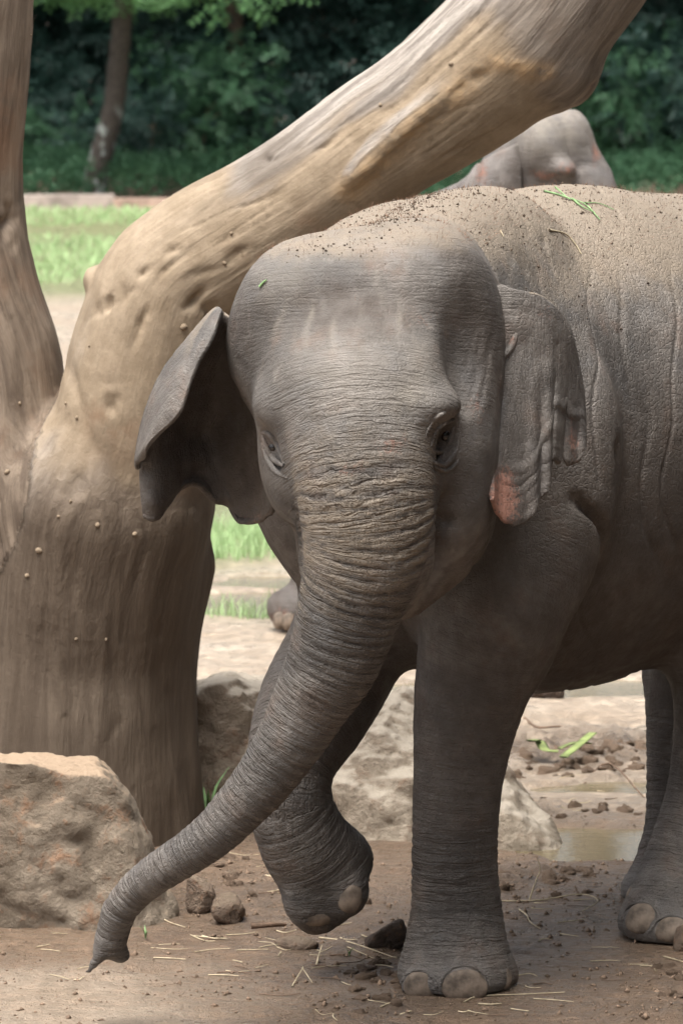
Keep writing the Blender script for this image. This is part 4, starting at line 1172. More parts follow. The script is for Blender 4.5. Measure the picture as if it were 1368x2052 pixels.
    dust = np.maximum(dust, 0.72 * np.exp(-((py - 1060) / 210) ** 2) * (1 - sstep(0.95, 1.12, np.abs(px - np.interp(py, TRK[:, 1], TRK[:, 0])) / np.interp(py, TRK[:, 1], TRK[:, 3]))) * (pid == 0) * sstep(0.0, 0.2, -no[:, 1]) * (~er))
    front = (no[:, 1] < 0.2)
    dark = 0.9 * blob(px, py, 695, 625, 170, 55, -0.05) + 0.65 * blob(px, py, 890, 500, 100, 34, 0.5) + 0.75 * blob(px, py, 975, 660, 60, 150) + 0.5 * blob(px, py, 650, 585, 110, 30) + 0.6 * blob(px, py, 480, 650, 30, 90) + 0.55 * blob(px, py, 890, 870, 45, 70) + 0.45 * blob(px, py, 930, 1000, 60, 120) + 0.4 * blob(px, py, 545, 900, 30, 60)  # own dark patches, plus shade painted on temple and cheek
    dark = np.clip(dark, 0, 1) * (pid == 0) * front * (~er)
    dark = np.maximum(dark, 0.95 * er * (px < 600) * sstep(15.38, 15.46, v[:, 1]))  # shade inside the folded ear, painted dark
    dark = np.maximum(dark, 0.62 * ((pid == 1) | (pid == 2) | (pid == 3) | (pid == 4)) * (1 - 0.85 * sstep(1500, 1850, py)))  # shade painted on the legs, fading towards the feet
    dark = np.maximum(dark, 0.75 * (pid == 5) * sstep(2.1, 1.5, v[:, 2]))  # shade of the lower flank painted into the skin
    pale = (0.7 * blob(px, py, 815, 803, 40, 28) + 0.35 * blob(px, py, 700, 760, 160, 70) + 0.35 * blob(px, py, 840, 740, 30, 70, 0.1) + 0.3 * blob(px, py, 560, 560, 60, 60)) * (pid == 0) * front * (~er)
    for sx, sy, sl, sa_ in ((838, 715, 60, 0.10), (826, 735, 45, 0.12), (850, 745, 50, 0.06), (618, 660, 55, -0.1), (640, 600, 50, 0.05), (668, 690, 60, -0.06), (590, 700, 45, -0.15), (760, 560, 50, 0.05), (720, 680, 70, 0.02), (800, 640, 45, 0.1), (560, 640, 45, -0.2), (700, 800, 60, 0.03), (655, 780, 50, -0.08)):
        pale = np.maximum(pale, (0.34 + 0.2 * np.sin(sx)) * blob(px + 5 * np.sin(py / 17.0), py, sx, sy, 6, sl, -sa_) * (pid == 0) * front * (~er))
    pink = 0.46 * blob(px, py, 785, 893, 46, 32) + 0.30 * blob(px, py, 850, 645, 30, 35) + 0.30 * blob(px, py, 700, 940, 60, 25)
    pink = pink * (pid == 0) * front * (~er)
    pink[er] = (1.05 * blob(px, py, 1004, 1000, 36, 64, 0.08) + 0.42 * blob(px, py, 1150, 890, 22, 60) + 0.25 * blob(px, py, 1090, 625, 45, 30)
                + 0.45 * blob(px, py, 515, 1040, 40, 22))[er]
    pink = np.maximum(pink, 0.35 * blob(px, py, 955, 830, 22, 70) * (pid == 0) * front * (~er))
    pink = np.maximum(pink, 0.35 * blob(px, py, 1026, 680, 16, 28) * (~er) * (v[:, 1] < 15.40))
    Vr, Qr, (wc, wamp, cell, dust, pink, dark, pale, isear, pid) = refine(v, np.vstack(allF), (wc, wamp, cell, dust, pink, dark, pale, isear, pid.astype(float)))
    bpy.data.meshes.remove(me)
    me = mesh_from(Vr, Qr, 'elephant_body')
    v = get_co(me); no = get_no(me)
    px, py = proj(v)
    disp = np.zeros(len(v))
    s, lat = wc[:, 0], wc[:, 1]
    def folds(sp, wob, seed, fine=1.0):
        # fold lines bow downwards towards the sides of the limb
        ph = (s + 0.55 * lat * lat) / sp + wob * vnoise(np.stack([s / sp * 0.5, lat * 3.5 * fine, wc[:, 2] * 3], 1), seed) + 0.22 * vnoise(np.stack([s / sp * 0.9, lat * 12 * fine, wc[:, 2] * 8], 1), seed + 1)
        cell_ = np.floor(ph); fr = ph - cell_
        prof = 1 - np.abs(2 * fr - 1) ** 3.0                      # round tops, narrow clefts
        strength = 0.35 + 0.65 * hash3(cell_.astype(np.int64), np.floor(lat * 4 + 50).astype(np.int64) * 0, cell_.astype(np.int64) * 0, seed + 3)
        patch = sstep(-0.45, 0.35, vnoise(np.stack([s * 9, lat * 9, wc[:, 2] * 6], 1), seed + 5))
        return (prof - 1) * strength * (0.45 + 0.55 * patch)
    m0 = (np.round(pid) == 0) & (isear < 0.5)
    tcx = np.interp(py, TRK[:, 1], TRK[:, 0]); trr = np.interp(py, TRK[:, 1], TRK[:, 3])
    ontr = np.where(py < 1230, 1 - sstep(0.98, 1.18, np.abs(px - tcx) / trr), 1.0)
    tw = sstep(850, 1010, py) * m0 * ontr
    wamp = np.where(m0 & (py > 820) & (py < 1230), wamp * (0.22 + 0.78 * ontr), wamp)
    top = 1 - sstep(1250, 1450, py)
    fo1 = folds(0.034, 0.75, 21); fo2 = folds(0.0165, 0.6, 31, 1.5)
    disp += tw * (0.0064 * top + 0.0042 * (1 - top)) * fo1
    disp += tw * 0.0030 * fo2
    cleft = tw * np.clip(-fo1 * 0.9 - fo2 * 0.45, 0, 1)
    ml = ((np.round(pid) == 1) | (np.round(pid) == 2) | (np.round(pid) == 3) | (np.round(pid) == 4)) & (isear < 0.5)
    fo3 = folds(0.036, 0.8, 41)
    disp += ml * wamp * 0.0085 * fo3
    cleft = np.maximum(cleft, ml * np.clip(-fo3, 0, 1) * np.clip(wamp * 1.2, 0, 1))
    # neck and shoulder creases running down and forward from the nape
    mb = (np.round(pid) == 5)
    cr = vnoise(np.stack([(px - 0.55 * py) / 34.0 + 0.9 * vnoise(v * 3.0, 4), (py + 0.5 * px) / 300.0, v[:, 1] * 0.5], 1), 51)
    disp += mb * 0.0055 * (np.clip(np.abs(cr) / 0.14, 0, 1) - 1) * sstep(-0.2, 0.3, fbm(v * 3, 2, 57)) * (1 - sstep(1150, 1300, px)) * sstep(0.8, 0.2, np.clip((py - 480) / 600, 0, 1))
    cr2 = vnoise(np.stack([px / 55.0 + 0.6 * vnoise(v * 4, 3), py / 330.0, v[:, 1]], 1), 55)
    disp += mb * 0.0065 * (np.clip(np.abs(cr2) / 0.18, 0, 1) - 1) * sstep(450, 700, py)
    # head side wrinkles by the temple
    cr3 = vnoise(np.stack([px / 16.0 + py / 60.0, py / 130.0, v[:, 1] * 2], 1), 61)
    disp += m0 * 0.005 * (np.clip(np.abs(cr3) / 0.25, 0, 1) - 1) * np.clip(blob(px, py, 965, 740, 40, 90) + blob(px, py, 470, 680, 30, 80), 0, 1)
    disp += 0.0022 * fbm(v * 24, 3, 71)
    # no fold runs across the join of two body parts
    ip = np.round(pid).astype(int)[Qr]
    fm = (ip.max(1) != ip.min(1)).astype(float)
    nv_ = len(v); fl = Qr.ravel(); dg_ = np.maximum(np.bincount(fl, minlength=nv_), 1)
    bmk = np.bincount(fl, np.repeat(fm, 4), nv_) > 0
    for q in range(4):
        fm = bmk[Qr].any(1); bmk = np.bincount(fl, np.repeat(fm.astype(float), 4), nv_) > 0
    fade = bmk.astype(float)
    for q in range(8):
        fade = np.bincount(fl, np.repeat(fade[Qr].mean(1), 4), nv_) / dg_
    fade = 1 - sstep(0.15, 0.75, fade)
    disp *= fade; wamp = wamp * fade; cleft = cleft * fade
    v = v + no * disp[:, None] * (1 - isear[:, None])
    v[:, 2] = np.maximum(v[:, 2], 0.002)
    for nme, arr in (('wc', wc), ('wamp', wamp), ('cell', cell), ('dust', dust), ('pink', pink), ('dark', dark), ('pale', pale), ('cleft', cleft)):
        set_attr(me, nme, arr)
    org = np.array(root.location)
    set_co(me, v - org)
    me.polygons.foreach_set('use_smooth', np.ones(len(me.polygons), bool))
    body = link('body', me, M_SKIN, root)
    # ---- eyes
    def eyeball(c, r):
        bm = bmesh.new(); bmesh.ops.create_uvsphere(bm, u_segments=24, v_segments=16, radius=r)
        m = bpy.data.meshes.new('eyeball'); bm.to_mesh(m); bm.free()
        m.polygons.foreach_set('use_smooth', np.ones(len(m.polygons), bool))
        return link('eye', m, M_EYE, root, c - org)
    for a_, b_, r_ in ((890, 874, 18), (548, 898, 14)):
        hit = ray_y(BV, a_, b_); r_ = R(r_, 15)
        eyeball(hit[0] - np.array([0, -1, 0]) * r_ * 0.80, r_)
    # ---- toenails
    def nail(c, w, h, t, rz=0.0, ry=0.0, rx=0.0):
        bm = bmesh.new(); bmesh.ops.create_uvsphere(bm, u_segments=20, v_segments=14, radius=1)
        for q in bm.verts:
            x, y, z = q.co
            sx = np.sign(x) * abs(x) ** 0.8
            q.co = (sx * w * (1.0 - 0.10 * z), y * t + 0.10 * t * sx * sx, z * h * (1.0 if z > 0 else 0.85))
        m = bpy.data.meshes.new('toenail'); bm.to_mesh(m); bm.free()
        m.polygons.foreach_set('use_smooth', np.ones(len(m.polygons), bool))
        o = link('toenail', m, M_NAIL, root, c - org)
        o.rotation_euler = (rx, ry, rz)
        return o
    for cx, cy, w_, h_, t_, ry in ((838, 1980, 33, 32, 0.016, 0), (931, 1979, 47, 36, 0.016, 0), (1020, 1964, 15, 24, 0.016, 0), (704, 1806, 24, 32, 0.016, 0.35), (640, 1846, 34, 22, 0.02, 0),
                                (1283, 1842, 34, 34, 0.016, 0), (1345, 1864, 38, 28, 0.016, 0), (1258, 1788, 12, 20, 0.014, 0)):
        hit = ray_y(BV, cx, cy)
        if hit is None: continue
        n_ = hit[1]; Yn = hit[0][1]
        o = nail(hit[0] - n_ * t_ * 0.74, R(w_, Yn), R(h_, Yn), t_)
        M_ = Vector((-n_[0], -n_[1], -n_[2])).to_track_quat('Y', 'Z').to_matrix() @ Matrix.Rotation(ry, 3, 'Y')
        o.rotation_euler = M_.to_euler()
    return root, body, v, no, np.where(isear > 0.5, 9, np.round(pid)), BV

# ------------------------------------------------------------------ the elephant behind
def far_elephant():
    base = G(800, 1268)
    root = empty('elephant', (0.3, 24.2, 0.0))
    tag(root, 'pale grey elephant standing behind the nearer one, domed head showing above its back', 'elephant')
    S = SDF((-1.2, 22.9, -0.05), (1.75, 25.5, 2.75), 0.022)
    Y0 = 24.2
    ee = lambda a, b, y=Y0: E(a, b, y)
    rr = lambda q: R(q, Y0)
    S.ell(ee(790, 690, 24.35), (rr(300), 0.58, rr(290)), 0.1)
    S.ell(ee(640, 690, 24.35), (rr(150), 0.50, rr(260)), 0.2)
    S.ell(ee(940, 660, 24.30), (rr(150), 0.50, rr(260)), 0.2)
    S.chain([ee(960, 540, 24.25), ee(1060, 400, 24.1)], [rr(150), rr(120)], 0.15)
    # head turned to the right
    S.ell(ee(1085, 340, 24.0), (rr(100), 0.30, rr(118)), 0.08)
    S.ell(ee(1140, 290, 23.92), (rr(48), 0.16, rr(72)), 0.07)
    S.ell(ee(1090, 300, 23.80), (rr(56), 0.14, rr(70)), 0.06)
    S.ell(ee(1170, 345, 23.9), (rr(32), 0.12, rr(50)), 0.06)
    S.ell(ee(1128, 338, 23.68), (rr(26), 0.07, rr(20)), 0.04)
    S.ell(ee(1095, 340, 23.60), (rr(20), 0.06, rr(28)), 0.05, sub=True)
    S.ell(ee(1150, 285, 23.66), (rr(12), 0.05, rr(30)), 0.05, sub=True)
    S.chain([ee(1155, 400, 23.9), ee(1190, 560, 23.8), ee(1200, 760, 23.8), ee(1190, 960, 23.85), ee(1170, 1120, 23.85)], [rr(85), rr(66), rr(54), rr(42), rr(28)], 0.08)
    S.ell(ee(1110, 470, 24.0), (rr(90), 0.26, rr(90)), 0.1)
    for a0, y, rz_ in ((985, 24.0, 0), (1010, 24.65, 0)):
        S.chain([ee(a0 - 30, 800, y), ee(a0 - 10, 980, y), ee(a0, 1120, y), ee(a0, 1220, y)], [rr(90), rr(62), rr(54), rr(60)], 0.08)
        f = G(a0, 1268); S.ell((f[0] * y / f[1], y, 0.10), (rr(74), rr(74), 0.11), 0.05)
    for a0, y in ((640, 24.15), (665, 24.75)):
        S.chain([ee(a0 + 10, 820, y), ee(a0 + 20, 1000, y), ee(a0 - 5, 1130, y), ee(a0, 1220, y)], [rr(100), rr(70), rr(52), rr(58)], 0.08)
    for y, cx in ((24.10, 600), (24.75, 640)):
        f = E(cx, 1240, y); S.ell((f[0], y, 0.10), (rr(66), rr(64), 0.11), 0.05)
    zz = (S.lo[2] + S.h * np.arange(S.n[2]))[None, None, :]
    S.D = np.maximum(S.D, (-zz).astype(np.float32))
    V, Q = S.mesh()
    nb = len(V)
    ear = [[(1040, 285, 23.75), (1005, 300, 23.70), (965, 322, 23.74), (950, 335, 23.80)],
           [(1042, 345, 23.72), (1000, 360, 23.66), (950, 380, 23.70), (925, 390, 23.80)],
           [(1045, 430, 23.72), (1000, 450, 23.66), (950, 480, 23.72), (930, 480, 23.80)],
           [(1050, 520, 23.74), (1020, 560, 23.70), (990, 580, 23.74), (960, 570, 23.80)]]
    pv, pf = sheet(ear, 30, 40, 0.022)
    me = mesh_from(np.vstack([V, pv]), np.vstack([Q, pf + nb]), 'elephant_body')
    v = get_co(me); no = get_no(me); px, py = proj(v)
    n = len(v)
    set_attr(me, 'wc', np.stack([v[:, 2], v[:, 0], v[:, 1]], 1)); set_attr(me, 'wamp', np.full(n, 0.12)); set_attr(me, 'cell', np.full(n, 0.5))
    set_attr(me, 'dust', 0.35 * sstep(2.1, 2.45, v[:, 2]) * np.clip(no[:, 2], 0, 1))
    pk = np.maximum(0.7 * blob(px, py, 1138, 338, 30, 20), 0.75 * blob(px, py, 1090, 352, 45, 14))
    pk = np.maximum(pk, 0.7 * blob(px, py, 965, 345, 20, 40)); pk = np.maximum(pk, 0.7 * blob(px, py, 1192, 310, 12, 40)); pk = np.maximum(pk, 0.9 * blob(px, py, 575, 1250, 60, 30))
    set_attr(me, 'pink', pk * 0.85); dk_ = np.maximum.reduce([0.8 * sstep(0.7, 0.3, v[:, 2]), 0.9 * blob(px, py, 1108, 347, 26, 9), 0.6 * blob(px, py, 1066, 318, 34, 40, 0.3), 0.9 * blob(px, py, 1040, 308, 7, 34, -0.35), 0.5 * blob(px, py, 1150, 300, 10, 30), 0.8 * blob(px, py, 958, 350, 5, 30)])  # brow, temple and ear crease shade painted in; feet dark in themselves
    set_attr(me, 'dark', dk_); set_attr(me, 'cleft', np.zeros(n)); set_attr(me, 'pale', 0.7 * blob(px, py, 1110, 260, 90, 60))  # pale head top is a painted highlight
    v = v + no * (0.012 * fbm(v * 6, 3, 5) - 0.012 * np.clip(1 - np.abs(vnoise(v * np.array([9, 9, 4]), 6)) / 0.2, 0, 1) * (v[:, 2] > 1.6))[:, None]
    set_co(me, v - np.array(root.location))
    link('body', me, skin_material('elephant_skin_pale', (0.125, 0.112, 0.106), (0.25, 0.225, 0.212)), root)
    for cx, dy in ((560, -0.115), (578, -0.145)):
        f = E(cx, 1258, 24.10 + dy)
        bm = bmesh.new(); bmesh.ops.create_uvsphere(bm, u_segments=14, v_segments=10, radius=1)
        for q in bm.verts: q.co = (q.co.x * 0.032, q.co.y * 0.022, q.co.z * 0.042)
        m = bpy.data.meshes.new('toenail'); bm.to_mesh(m); bm.free()
        link('toenail', m, M_NAIL, root, np.array([f[0], f[1], 0.06]) - np.array(root.location))
    return root
TREE, tme, wcv, pidv = dead_tree()
v = get_co(tme); no = get_no(tme)
px, py = proj(v)
pidv = pidv + 0
main_ = pidv == 0
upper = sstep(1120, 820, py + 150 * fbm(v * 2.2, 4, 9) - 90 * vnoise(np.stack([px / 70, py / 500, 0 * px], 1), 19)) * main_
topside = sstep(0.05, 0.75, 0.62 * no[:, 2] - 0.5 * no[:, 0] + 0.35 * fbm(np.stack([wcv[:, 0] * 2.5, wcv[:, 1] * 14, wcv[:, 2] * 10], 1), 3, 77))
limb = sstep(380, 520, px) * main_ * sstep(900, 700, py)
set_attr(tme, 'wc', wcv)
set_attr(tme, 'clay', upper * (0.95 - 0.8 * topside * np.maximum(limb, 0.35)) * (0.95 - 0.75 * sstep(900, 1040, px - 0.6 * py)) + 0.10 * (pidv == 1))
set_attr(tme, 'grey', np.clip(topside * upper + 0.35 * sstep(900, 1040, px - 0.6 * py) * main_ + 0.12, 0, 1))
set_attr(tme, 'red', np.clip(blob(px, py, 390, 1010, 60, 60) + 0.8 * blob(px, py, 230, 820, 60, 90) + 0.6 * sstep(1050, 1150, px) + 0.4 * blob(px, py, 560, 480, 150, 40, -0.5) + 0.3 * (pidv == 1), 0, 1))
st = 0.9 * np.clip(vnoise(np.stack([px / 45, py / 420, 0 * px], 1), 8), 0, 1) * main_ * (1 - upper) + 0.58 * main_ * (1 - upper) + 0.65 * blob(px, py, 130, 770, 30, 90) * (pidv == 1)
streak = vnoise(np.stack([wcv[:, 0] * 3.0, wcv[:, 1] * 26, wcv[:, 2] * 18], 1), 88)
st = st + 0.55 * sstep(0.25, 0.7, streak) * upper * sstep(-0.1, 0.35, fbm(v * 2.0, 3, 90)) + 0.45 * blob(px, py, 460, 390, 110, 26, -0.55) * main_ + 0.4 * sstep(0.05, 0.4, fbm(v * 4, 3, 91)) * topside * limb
st = np.maximum(st, 0.5 * blob(px, py, 830, 400, 120, 26, -0.55) * main_)  # shade along the limb's underside, painted into this mask
set_attr(tme, 'stain_shade', np.clip(st, 0, 0.8))
och = np.zeros(len(v))
for a_, b_ in zip(((700, 372), (800, 272), (900, 190), (985, 110)), ((800, 272), (900, 190), (985, 110), (1090, 135))):
    for q in np.linspace(0, 1, 6):
        och = np.maximum(och, blob(px, py, a_[0] + (b_[0] - a_[0]) * q, a_[1] + (b_[1] - a_[1]) * q + 12, 34, 22))
set_attr(tme, 'ochre', och * main_)
s_, l_ = wcv[:, 0], wcv[:, 1]
gr = fbm(np.stack([s_ * 1.6, l_ * 16, wcv[:, 2] * 12], 1), 4, 401)
cr = vnoise(np.stack([s_ * 2.2, l_ * 30, wcv[:, 2] * 20], 1), 405)
scar = vnoise(np.stack([s_ * 7, l_ * 16, wcv[:, 2] * 10], 1), 411)
disp = 0.008 * gr * (1 - 0.5 * upper) - 0.007 * np.clip(1 - np.abs(cr) / 0.12, 0, 1) * sstep(0.0, 0.4, fbm(v * 2.2, 2, 407)) + 0.014 * fbm(v * 3.0, 3, 409)
disp -= (0.004 + 0.012 * upper) * sstep(0.45, 0.75, scar) * sstep(0.0, 0.3, fbm(v * 1.7, 2, 413))
for a_, b_, rx_, ry_, an_, dp in ((398, 596, 34, 12, -0.75, 0.035), (300, 545, 26, 10, -0.5, 0.022), (215, 800, 20, 34, 0.2, 0.025), (282, 650, 12, 36, 0.5, 0.02), (480, 512, 26, 9, -0.6, 0.02), (655, 285, 30, 8, -0.65, 0.022), (540, 322, 34, 9, -0.65, 0.018), (345, 500, 18, 8, -0.4, 0.02), (255, 590, 10, 22, 0.6, 0.016), (200, 620, 30, 9, -0.5, 0.012), (950, 160, 40, 10, -0.7, 0.02), (20, 450, 16, 50, 0.0, 0.04)):
    w_ = blob(px + 14 * vnoise(v * 18, 95), py + 14 * vnoise(v * 18, 96), a_, b_, rx_, ry_, an_)
    disp -= dp * w_ * (0.7 + 0.6 * vnoise(v * 30, 97)) * (no[:, 1] < 0)
disp += 0.010 * och * (0.5 + fbm(v * 22, 3, 98)) * main_
disp -= 0.010 * np.exp(-((px - 0.30 * (py - 720) - 135) / 14) ** 2) * sstep(700, 760, py) * sstep(1000, 900, py)
set_co(tme, v + no * disp[:, None] - np.array(TREE.location))
wood = link('trunk', tme, M_WOOD, TREE)
# small pale pegs left by broken twigs
M_PEG = plain('twig_stub', (0.24, 0.185, 0.13), 0.9, 0.3, 60)
dg = bpy.context.evaluated_depsgraph_get(); dg.update()
def on_tree(pxx, pyy):
    o = np.array([0, 0, CAM_H]); p = E(pxx, pyy, 18.0); d_ = Vector((p - o) / np.linalg.norm(p - o))
    loc = Vector(o) - TREE.location
    hit, l, n_, _ = wood.ray_cast(loc, d_)
    return (l, n_) if hit else None
bm = bmesh.new(); bmesh.ops.create_uvsphere(bm, u_segments=10, v_segments=8, radius=1.0)
for q in bm.verts:
    q.co.x += 0.15 * math.sin(q.co.z * 3); q.co.z *= 1.0
pegm = bpy.data.meshes.new('twig_stub'); bm.to_mesh(pegm); bm.free(); pegm.materials.append(M_PEG)
pegm.polygons.foreach_set('use_smooth', np.ones(len(pegm.polygons), bool))
for a, b, r_ in ((180, 693, 7), (155, 837, 6), (118, 1035, 8), (196, 1052, 7), (270, 1070, 7), (450, 527, 7), (464, 467, 6), (15, 945, 8), (79, 1103, 8), (55, 1153, 8), (153, 1280, 7), (213, 1281, 6), (40, 808, 7), (368, 655, 8), (142, 1005, 6), (903, 128, 6), (762, 210, 5), (133, 808, 6), (305, 1040, 5), (550, 590, 5), (62, 70, 6)):
    h_ = on_tree(a, b)
    if not h_: continue
    o = link('twig_stub', pegm, None, TREE); r = R(r_ * random.uniform(0.4, 0.85), 18.4)
    o.location = h_[0] + h_[1] * r * 0.05; o.scale = (r * random.uniform(.8, 1.3), r, r * random.uniform(.8, 1.4)); o.rotation_euler = (random.uniform(0, 3), random.uniform(0, 3), 0)
ELE, ELE_BODY, ev, en, epid, EBV = near_elephant()
FAR = far_elephant()

# ------------------------------------------------------------------ hair and dirt on the near elephant
rng = np.random.default_rng(77)
M_HAIR = plain('elephant_hair', (0.20, 0.11, 0.07), 0.7, 0.3, 5)
cand = np.where(((epid == 5) & (ev[:, 2] > 2.22) & (en[:, 2] > 0.6)) | ((epid == 0) & (ev[:, 2] > 2.16) & (en[:, 2] > 0.7)))[0]
ii = rng.choice(cand, 5200)
P0 = ev[ii] - en[ii] * 0.002
dr = en[ii] + rng.normal(0, 0.45, (len(ii), 3)); dr /= np.linalg.norm(dr, axis=1)[:, None]
Lh = rng.uniform(0.008, 0.024, (len(ii), 1))
sd = np.cross(dr, rng.normal(0, 1, (len(ii), 3))); sd /= np.linalg.norm(sd, axis=1)[:, None]
hv = np.stack([P0 - sd * 0.0006, P0 + sd * 0.0006, P0 + dr * Lh + sd * 0.0001, P0 + dr * Lh - sd * 0.0001], 1).reshape(-1, 3) - np.array(ELE.location)
hair = link('hair', mesh_from(hv, np.arange(len(hv)).reshape(-1, 4), 'hair', False), M_HAIR, ELE); hair['kind'] = 'stuff'

def lumps(P, rad, rng, seed=0):
    """small irregular eight sided crumbs"""
    base = np.array([[1, 0, 0], [-1, 0, 0], [0, 1, 0], [0, -1, 0], [0, 0, 1], [0, 0, -1]], float)
    fc = np.array([[0, 2, 4], [2, 1, 4], [1, 3, 4], [3, 0, 4], [2, 0, 5], [1, 2, 5], [3, 1, 5], [0, 3, 5]])
    n = len(P)
    V = base[None] * (rad[:, None, None] * rng.uniform(0.55, 1.3, (n, 6, 1))) + rng.normal(0, 0.15, (n, 6, 3)) * rad[:, None, None] + P[:, None]
    F_ = fc[None] + (np.arange(n) * 6)[:, None, None]
    return V.reshape(-1, 3), F_.reshape(-1, 3)
M_CRUMB = plain('dark_soil_crumb', (0.085, 0.062, 0.045), 0.95, 0.5, 40)
px, py = proj(ev)
dens = (epid == 5) * sstep(1.95, 2.3, ev[:, 2] + 0.12 * fbm(ev * 5, 3, 8)) * sstep(0.15, 0.6, en[:, 2]) * np.clip(0.55 + 0.9 * fbm(ev * 6, 3, 18), 0.05, 1)
dens = dens + 1.8 * blob(px, py, 690, 500, 85, 22) * (epid == 0) * (en[:, 2] > 0) + 2.0 * blob(px, py, 800, 435, 120, 25, -0.5) * (en[:, 2] > 0.2)
pr = dens / dens.sum()
ii = rng.choice(len(ev), 5200, p=pr)
rd_ = rng.uniform(0.0008, 0.0027, len(ii)) * rng.choice([1, 1, 1, 1, 2.0], len(ii))
tag(link('dirt_crumbs', mesh_from(*lumps(ev[ii] + en[ii] * rd_[:, None] * 0.3, rd_, rng), 'dirt_crumbs', False), M_CRUMB), 'dark soil crumbs scattered over the dusty back and head of the near elephant', 'dirt', kind='stuff')

# ------------------------------------------------------------------ straws, grass blades, twigs
M_STRAW = plain('dry_straw', (0.50, 0.42, 0.29), 0.7, 0.25, 30)
M_GREENB = plain('fresh_blade', (0.22, 0.36, 0.16), 0.55, 0.3, 30)
M_TWIG = plain('brown_twig', (0.15, 0.10, 0.07), 0.85, 0.4, 30, 0.004)
def strand(name, pts, rad, mat, label, cat, group=None, n=14, flat=1.0):
    c_ = catmull(np.array(pts), n)
    base = c_[c_[:, 2].argmin()]
    v_, f_ = tube(c_ - base, np.linspace(rad, rad * 0.55, n), 6)
    o = link(name, mesh_from(v_, f_, name), mat, None, base)
    return tag(o, label, cat, group)
def gpt(a, b, lift=0.0):
    p = G(a, b); z = float(gh(np.array([p[0]]), np.array([p[1]]))[0]); p = G(a, b, z)
    return np.array([p[0], p[1], float(gh(np.array([p[0]]), np.array([p[1]]))[0]) + 0.003 + lift])
gs = 'straws scattered on the earth'
strand('straw', [gpt(1060, 1806), gpt(1060, 1806) + [0.02, 0, 0.06], gpt(1060, 1806) + [0.035, 0.01, 0.10], gpt(1060, 1806) + [0.028, 0.02, 0.135]], 0.0032, M_STRAW, 'bent pale straw standing upright against the wedge shaped rock', 'straw')
strand('straw', [gpt(1000, 1807), gpt(1080, 1806), gpt(1150, 1800, .01), gpt(1185, 1806, .015), gpt(1196, 1815, .01), gpt(1165, 1828)], 0.003, M_STRAW, 'long hooked straw on the earth below the wedge shaped rock', 'straw')
strand('straw', [gpt(1040, 1830), gpt(1055, 1842, .01), gpt(1062, 1850), gpt(1082, 1863)], 0.003, M_STRAW, 'kinked short straw on earth right of the planted forefoot', 'straw')
strand('straw', [gpt(928, 2010), gpt(960, 1998), gpt(1050, 1994), gpt(1130, 1990)], 0.0026, M_STRAW, 'long thin straw lying before the planted forefoot', 'straw')
strand('straw', [gpt(585, 1976), gpt(606, 1956, .02), gpt(607, 1956, .02), gpt(626, 1972)], 0.0026, M_STRAW, 'straw folded to a peak on the bare foreground earth', 'straw')
strand('straw', [gpt(634, 1938), gpt(638, 1925, .01), gpt(645, 1908, .02)], 0.0034, M_STRAW, 'short pale straw leaning up near the flat stone', 'straw')
strand('straw', [gpt(300, 1836), gpt(335, 1848), gpt(372, 1864)], 0.0026, M_STRAW, 'thin straw lying beside the foot of the tan boulder', 'straw')
strand('straw', [gpt(640, 1880), gpt(700, 1890), gpt(795, 1920)], 0.003, M_STRAW, 'long straw running under the lifted forefoot to the dark stone', 'straw')
r3 = np.random.default_rng(14)
areas = [(380, 760, 1860, 1960, 34), (1010, 1330, 1800, 1990, 20), (20, 420, 1870, 1990, 12), (500, 1100, 1960, 2040, 14), (420, 560, 1700, 1800, 12), (1040, 1280, 1540, 1620, 8)]
for x0, x1, y0, y1, n_ in areas:
    for q in range(n_):
        a, b = r3.uniform(x0, x1), r3.uniform(y0, y1); th = r3.normal(0, 0.5); L_ = r3.uniform(0.03, 0.13)
        p0 = gpt(a, b); dv = np.array([math.cos(th), math.sin(th) * 1.2, 0]) * L_
        p2 = p0 + dv; p1 = (p0 + p2) / 2 + np.array([r3.normal(0, .008), r3.normal(0, .015), 0])
        for p in (p1, p2): p[2] = float(gh(np.array([p[0]]), np.array([p[1]]))[0]) + 0.004
        dk = r3.uniform() < 0.25
        strand('twig' if dk else 'straw', [p0, p1, p2], r3.uniform(0.0012, 0.0026), M_TWIG if dk else M_STRAW, 'thin dark twig fragment lying on the trodden earth' if dk else 'short dry straw lying loose on the trodden earth', 'twig' if dk else 'straw', 'twig fragments on the earth' if dk else gs, 7)
strand('stick', [gpt(503, 1862, .012), gpt(540, 1860, .012), gpt(572, 1858, .012)], 0.012, M_TWIG, 'short thick brown stick beside the toes of the lifted foot', 'stick')
strand('stick', [gpt(1085, 1600), gpt(1150, 1582, .02), gpt(1215, 1572, .02), gpt(1290, 1600)], 0.006, M_TWIG, 'long bent stick lying in the churned mud beyond the rocks', 'stick')
strand('stick', [gpt(1050, 1440), gpt(1075, 1458, .01), gpt(1120, 1462), gpt(1155, 1462)], 0.006, M_TWIG, 'thin dark stick on the dry sand beneath the belly', 'stick')
